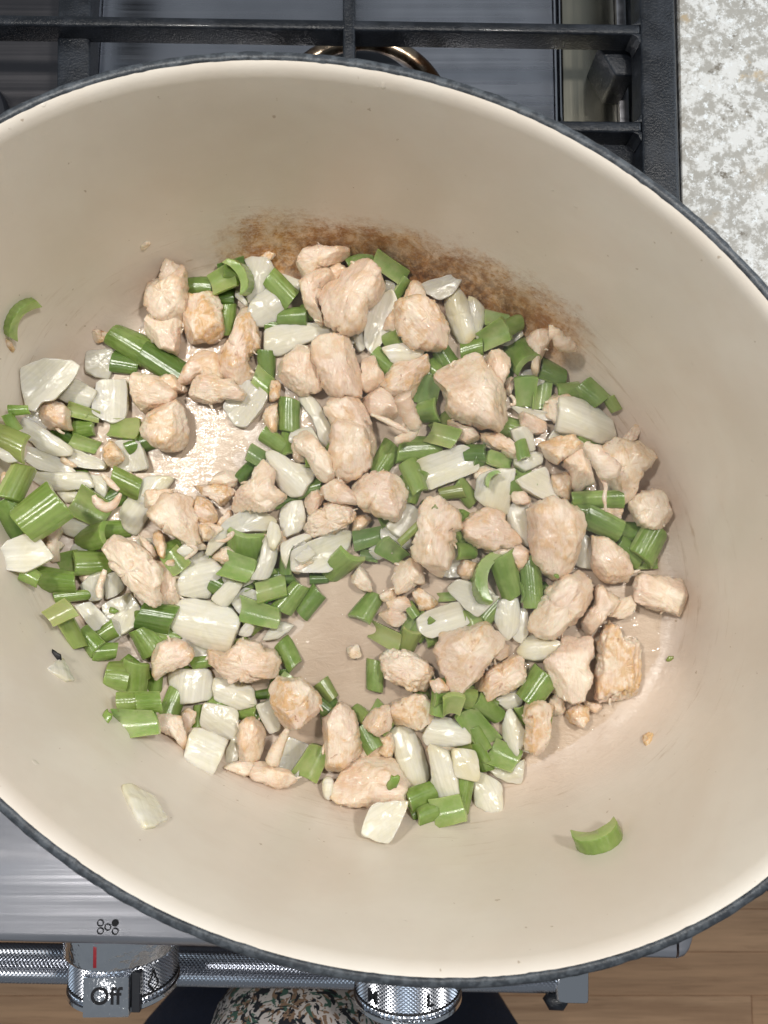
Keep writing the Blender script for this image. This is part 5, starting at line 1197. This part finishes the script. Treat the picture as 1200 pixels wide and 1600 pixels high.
S(19,'C',640,352,-18,40,22,'i',.0,'celery slice with a milky inside, right of the long onion strip')
S(24,'D',177,203,-5,48,30,'i',.3,'lone olive celery slice on a pearly onion square at the left')
S(18,'C',945,650,-30,44,32,'r',.1,'celery slice above the large slanting onion leaf')
S(11,'C',872,1000,5,38,27,'r',.2,'dim olive celery slice left of the slanting onion leaf')
S(17,'E',578,305,8,50,38,'r',.1,'celery slice left of the pleated fan chicken')
S(11,'E',430,312,20,38,32,'i',.3,'dim olive celery slice behind the whitish chicken scrap')
S(13,'E',345,430,-5,54,34,'r',0,'wide celery slice at the left wall under the bright white onion')
S(5,'E',190,400,-30,26,22,'r',.5,'dim olive celery bit under the bright white onion')
S(15,'E',455,532,10,48,17,'s',.3,'thin curved celery crescent at the left wall')
S(11,'E',380,632,30,34,28,'i',.5,'rounded celery end at the left wall')
S(8,'E',460,755,-58,46,23,'r',.1,'narrow celery slice down the left wall')
S(22,'E',655,765,32,32,24,'r',.1,'small celery block on the end of the white onion strip')
S(19,'E',657,872,5,32,25,'r',.1,'small wet celery block just below the other on the left')
S(16,'E',912,815,-55,44,40,'r',0,'square celery slice right of the onion with the green fleck')
S(14,'E',738,1010,0,32,44,'r',.1,'tall ribbed celery slice at lower left')
S(20,'E',852,1040,88,46,35,'r',.5,'yellow green celery slice overlapping the tall ribbed one at lower left')
S(21,'E',802,1192,5,29,28,'r',.1,'small square celery block, left one of the pair at lower left')
S(18,'E',930,1188,5,32,28,'r',-.1,'small square celery block, right one of the pair at lower left')
S(16,'E',852,1322,0,56,36,'i',-.1,'lowest celery slice on the left, rounded, against the wall')
S(8,'E',975,1060,85,34,20,'r',-.5,'dark celery slice right of the yellow green one')
S(5,'E',975,665,-10,50,44,'r',-.7,'deep lying dark celery under the largest white onion square')
S(5,'E',560,805,-50,36,26,'r',-.5,'deep lying celery at the left wall under the small blocks')
S(14,'K',540,305,-55,34,32,'i',.4,'olive celery slice right of the ragged chicken flap')
S(10,'O',600,395,88,32,16,'r',0,'narrow green celery slice between two onions at lower left')
S(12,'K',700,940,10,30,18,'r',0,'ribbed celery sliver above the wet onion square at lower left')
S(5,'O',900,382,0,32,20,'r',.3,'dim olive celery slice at lower left')
S(12,'O',1000,262,10,28,14,'r',-.4,'small dark celery slice left of the golden topped chicken')
# deep lying fillers in the gaps, most toned darker to paint in their shade
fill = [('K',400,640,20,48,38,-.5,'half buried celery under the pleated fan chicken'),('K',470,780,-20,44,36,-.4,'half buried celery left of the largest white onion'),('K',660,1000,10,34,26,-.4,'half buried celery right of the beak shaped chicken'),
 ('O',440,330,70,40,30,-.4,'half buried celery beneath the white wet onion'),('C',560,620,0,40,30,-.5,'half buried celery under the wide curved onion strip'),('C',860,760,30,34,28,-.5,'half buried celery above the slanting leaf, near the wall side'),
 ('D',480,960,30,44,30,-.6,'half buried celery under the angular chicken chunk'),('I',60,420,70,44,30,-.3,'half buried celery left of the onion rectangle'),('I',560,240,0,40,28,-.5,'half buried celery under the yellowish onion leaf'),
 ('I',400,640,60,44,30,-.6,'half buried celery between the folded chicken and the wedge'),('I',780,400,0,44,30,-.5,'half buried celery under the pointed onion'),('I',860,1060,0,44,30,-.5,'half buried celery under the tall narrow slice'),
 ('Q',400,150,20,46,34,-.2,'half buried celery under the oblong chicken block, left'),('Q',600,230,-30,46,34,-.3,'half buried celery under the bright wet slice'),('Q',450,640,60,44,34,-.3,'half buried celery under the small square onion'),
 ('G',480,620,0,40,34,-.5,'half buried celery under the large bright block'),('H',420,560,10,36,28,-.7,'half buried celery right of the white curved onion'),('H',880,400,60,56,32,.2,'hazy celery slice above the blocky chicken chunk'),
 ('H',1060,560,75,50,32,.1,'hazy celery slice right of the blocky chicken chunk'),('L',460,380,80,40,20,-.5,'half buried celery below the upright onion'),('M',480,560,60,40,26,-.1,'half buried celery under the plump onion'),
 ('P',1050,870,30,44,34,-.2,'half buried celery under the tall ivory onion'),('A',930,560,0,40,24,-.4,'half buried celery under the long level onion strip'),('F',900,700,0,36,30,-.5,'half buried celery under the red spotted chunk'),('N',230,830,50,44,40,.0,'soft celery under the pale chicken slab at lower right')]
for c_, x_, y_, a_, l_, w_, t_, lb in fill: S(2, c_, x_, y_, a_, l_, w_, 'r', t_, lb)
# scraps at the very bottom of the pile
PILE = np.array([(230,430),(400,415),(560,420),(740,470),(860,570),(940,660),(990,760),(970,900),(930,1040),(850,1140),(770,1220),(600,1230),(480,1180),(330,1160),(210,1080),(140,960),(70,860),(20,780),(20,670),(120,590)], float)
BARE = [np.array(b, float) for b in ([(225,640),(300,560),(420,600),(440,700),(390,760),(240,770)], [(430,920),(520,890),(600,920),(660,1010),(630,1110),(480,1110),(430,1030)], [(240,500),(330,520),(320,580),(230,560)])]
rb = random.Random(11); nfill = 0
def jpos(j):
    a = j[3]
    if j[2] is put_celery: return cpx(a[0], a[1], a[2])
    P_ = pts(a[0], a[1]); return (sum(p[0] for p in P_) / len(P_), sum(p[1] for p in P_) / len(P_))
NAMED = []
for j in JOBS:
    lb = (j[3][8] if j[2] is put_celery else (j[3][4] if j[2] is put_chicken else j[3][2])).split(',')[0]
    if 'half buried' not in lb and len(lb.split()) <= 11 and j[0] > 8: NAMED.append((jpos(j), lb))
usedl = set()
def under(what, x, y):
    for (p, lb) in sorted(NAMED, key=lambda q: (q[0][0] - x) ** 2 + (q[0][1] - y) ** 2):
        t = what + ' deep beneath the ' + lb
        if t not in usedl: usedl.add(t); return t
while nfill < 95:
    fx, fy_ = rb.uniform(20, 1000), rb.uniform(420, 1240); A1, A2 = np.array([fx]), np.array([fy_])
    if not inpoly(PILE, A1, A2)[0] or any(inpoly(b, A1, A2)[0] for b in BARE): continue
    nfill += 1; kd = rb.random(); aa = rb.uniform(0, 180)
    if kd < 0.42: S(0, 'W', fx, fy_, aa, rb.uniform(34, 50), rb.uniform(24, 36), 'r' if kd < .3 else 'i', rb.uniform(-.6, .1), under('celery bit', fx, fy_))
    else:
        r0 = rb.uniform(20, 34); n0 = rb.choice([4, 5]); el = rb.uniform(.6, 1)
        st_ = ' '.join('%.0f,%.0f' % (fx + r0 * rb.uniform(.85, 1.15) * math.cos(R(aa) + 2 * math.pi * i / n0), fy_ + el * r0 * rb.uniform(.85, 1.15) * math.sin(R(aa) + 2 * math.pi * i / n0)) for i in range(n0))
        if kd < 0.72: O(0, 'W', st_, under('glassy onion', fx, fy_), glassy=.6, yellow=.3)
        else: C(0, 'W', st_, 10, .3, under('chicken scrap', fx, fy_))
JOBS.sort(key=lambda j: (j[0], j[1]))
for zo, _, fn, args, kw in JOBS: fn(*args, **kw)

# pieces stuck to the pot wall
put_onion('O','130,830 200,840 320,910 415,1030 330,1080 270,1090 200,980','lone triangular onion piece stuck low on the left front wall',wall=True,bend=.3,yellow=.4,th=2.6)
put_onion('E','300,975 370,920 400,910 475,1055 420,1060','small lone onion triangle stuck on the left wall',wall=True,bend=.2,yellow=.7,glassy=.3,th=2)
put_celery('B',160,225,55,60,34,'e',.25,'lone curved celery slice stuck on the upper left wall',wall=True,hgt=20,tk=.32)
put_celery('R',485,162,-165,58,46,'e',.1,'lone chunky celery piece stuck on the lower right wall',wall=True,hgt=34,alph=84,tk=.30)
put_chicken('W','1003,1150 1012,1143 1020,1146 1014,1160 1006,1167',2,1.4,'small brown crust fleck on the right floor edge of the pot',wall=True)
put_chicken('W','142,522 150,516 168,520 182,528 180,545 168,535 150,538',3,1.5,'charred brown scrap at the left tip of the long celery slice',wall=True)
put_chicken('W','10,528 16,532 24,545 20,552 12,540',2,1.5,'tiny dark scorched fleck on the far left wall',wall=True)
put_chicken('W','220,386 228,378 240,380 232,386 226,392 222,396',2,.1,'tiny pale shred on the back left wall',wall=True)
# loose strands
strand([('F',830,1000,30),('F',870,1090,26),('F',905,1170,22),('H',1060,170,20),('H',1040,235,18),('H',950,275,16)],[4.2,3.6,3.2,3.4,3.0,1.6],'thick curled chicken strand hanging from the tan knob in the middle')
strand([('H',800,110,20),('H',900,150,21),('H',970,190,21),('H',1030,220,20)],[.6,1.3,1.5,.8],'straight thin chicken strand pointing to the curled one')
strand([('G',790,395,33),('G',830,400,33),('G',860,450,30),('G',910,475,27),('G',955,495,24)],[3.6,2.6,3.0,3.0,1.8],'knobbly chicken tail reaching over the browned patch')
strand([('J',370,300,33),('J',420,330,34),('J',470,390,34),('J',520,450,32),('J',535,480,30)],[1.6,3.2,4.2,5.2,4.0],'flat chicken strap laid over the big tapering piece at the right')
strand([('J',450,440,33),('J',480,500,30),('J',505,570,28),('J',495,640,27),('J',512,715,25)],[.9,.9,.8,.9,.6],'wavy white chicken thread hanging over the long olive celery')
strand([('C',700,740,26),('C',740,800,25),('C',800,830,25),('C',860,800,26),('C',905,725,27)],[1.0,2.2,2.4,1.8,.7],'hook shaped chicken strand beside the wide curved onion strip')
strand([('C',765,580,27),('C',820,640,27),('C',890,705,26)],[.8,1.4,.9],'thin chicken strand above the hook shaped one')
strand([('P',195,400,26),('P',160,470,22),('P',125,540,20),('P',105,600,18)],[1.0,2.2,3.0,3.4],'stretched translucent chicken tendon below the golden topped chunk')
strand([('K',600,290,30),('K',640,262,31),('K',665,235,32),('K',640,215,33),('K',605,205,32)],[.7,.9,.9,.9,.6],'small looped chicken thread on the angular chunk')
strand([('K',790,180,33),('K',840,180,33),('K',880,155,33),('K',895,130,33),('K',860,150,33)],[.5,.8,.9,.8,.6],'looped chicken thread over the wide ribbed celery')
strand([('E',625,540,24),('E',620,480,24),('E',640,410,24),('E',655,365,24)],[1.0,1.6,1.4,1.0],'upright chicken strand on the glassy onion pair')
strand([('G',550,790,26),('G',575,815,25),('G',575,845,25),('G',545,850,25)],[.7,.7,.7,.6],'tiny hooked chicken thread right of the largest chunk')
# flecks on the food and in the pot
def fleck(crop, x, y, z, size, mat, label, cat):
    p = at(*cpx(crop, x, y), z / 1000); SEED[0] += 1; rs = np.random.RandomState(SEED[0]); nt = 14
    Rr = size / 1000 * (0.7 + 0.5 * rs.rand(nt)); V, F = polar_mesh('f', Rr, [(0, -.0003), (.8, -.0003), (1, 0), (.7, .0005), (0, .0006)])
    V[:, 0] *= 1.5; o = link(label[1], mesh(label[1], V, F), mat); o.location = p; o.rotation_euler = (rs.uniform(-.3, .3), rs.uniform(-.3, .3), rs.uniform(0, 6)); 
    if mat is M_chick: o['tan'] = 1.0
    else: o['tone'] = 0.3
    tag(o, label[0], cat)
dg = bpy.context.evaluated_depsgraph_get()
def topz(crop, x, y):
    px, py = cpx(crop, x, y); o = Vector((0, 0, CAMZ)); d = (at(px, py, 0) - o).normalized()
    hit, loc, *_ = SC.ray_cast(dg, o, d); return loc.z * 1000 + 0.4 if hit else 1
bpy.context.view_layer.update(); dg = bpy.context.evaluated_depsgraph_get()
fleck('P',855,735,topz('P',855,735),2.6,M_skin,('dark green celery scrap on the large pale chicken at the bottom','celery_scrap'),'celery scrap')
fleck('E',705,615,topz('E',705,615),1.6,M_skin,('green fleck on the white onion square at the left','celery_scrap'),'celery scrap')
fleck('O',20,410,topz('O',20,410),2.4,M_skin,('small green leaf shred on the left front wall','celery_scrap'),'celery scrap')
fleck('N',1068,675,topz('N',1068,675),1.3,M_skin,('tiny green fleck on the right side of the pot floor','celery_scrap'),'celery scrap')
fleck('I',1000,960,topz('I',1000,960),1.0,M_skin,('tiny green fleck at the lower tip of the egg shaped chicken','celery_scrap'),'celery scrap')
fleck('E',350,903,topz('E',350,903),2.2,M_black,('black charred flake above the small onion triangle','charred_flake'),'charred flake')
# pale seed-like kernel at the bottom
def kernel():
    P, c, z, g = rest(np.array(pts('P', '415,700 450,680 485,690 500,760 480,830 440,830 415,780')), 0.007)
    L = chaikin(P - c, 2); V, F = polar_mesh('k', radial(L, 32), [(math.sin(math.pi * i / 12) ** .8, -math.cos(math.pi * i / 12) * 0.0035) for i in range(13)])
    o = link('onion_bulb_tip', mesh('onion_bulb_tip', V, F), M_onion); place(o, c, z + 0.006, g, 0); o['yellow'] = .9; o['glassy'] = .1
    tag(o, 'smooth yellow green onion tip like a bean, at the bottom beside the green block', 'onion piece')
kernel()

# faint steam over the middle of the pot
def steam():
    bm = bmesh.new(); bmesh.ops.create_icosphere(bm, subdivisions=5, radius=1); me = bpy.data.meshes.new('steam'); bm.to_mesh(me); bm.free()
    V = np.array([tuple(v.co) for v in me.vertices]); V = V * (1 + 0.25 * perlin(V * 1.3 + 4))[:, None] * np.array([0.105, 0.095, 0.030])
    me.vertices.foreach_set('co', V.ravel()); m = bpy.data.materials.new('thin_steam'); m.use_nodes = True; nt = m.node_tree; nt.nodes.clear()
    out = nt.nodes.new('ShaderNodeOutputMaterial'); pv = nt.nodes.new('ShaderNodeVolumePrincipled'); pv.inputs['Color'].default_value = (0.97, 0.97, 0.97, 1); pv.inputs['Density'].default_value = 1.6; pv.inputs['Anisotropy'].default_value = 0.2
    nt.links.new(pv.outputs[0], out.inputs['Volume']); o = link('steam', me, m); o.location = (0.025, 0.035, 0.072)
    o['kind'] = 'stuff'; o['label'] = 'thin white steam hanging over the food'; o['category'] = 'steam'
steam()
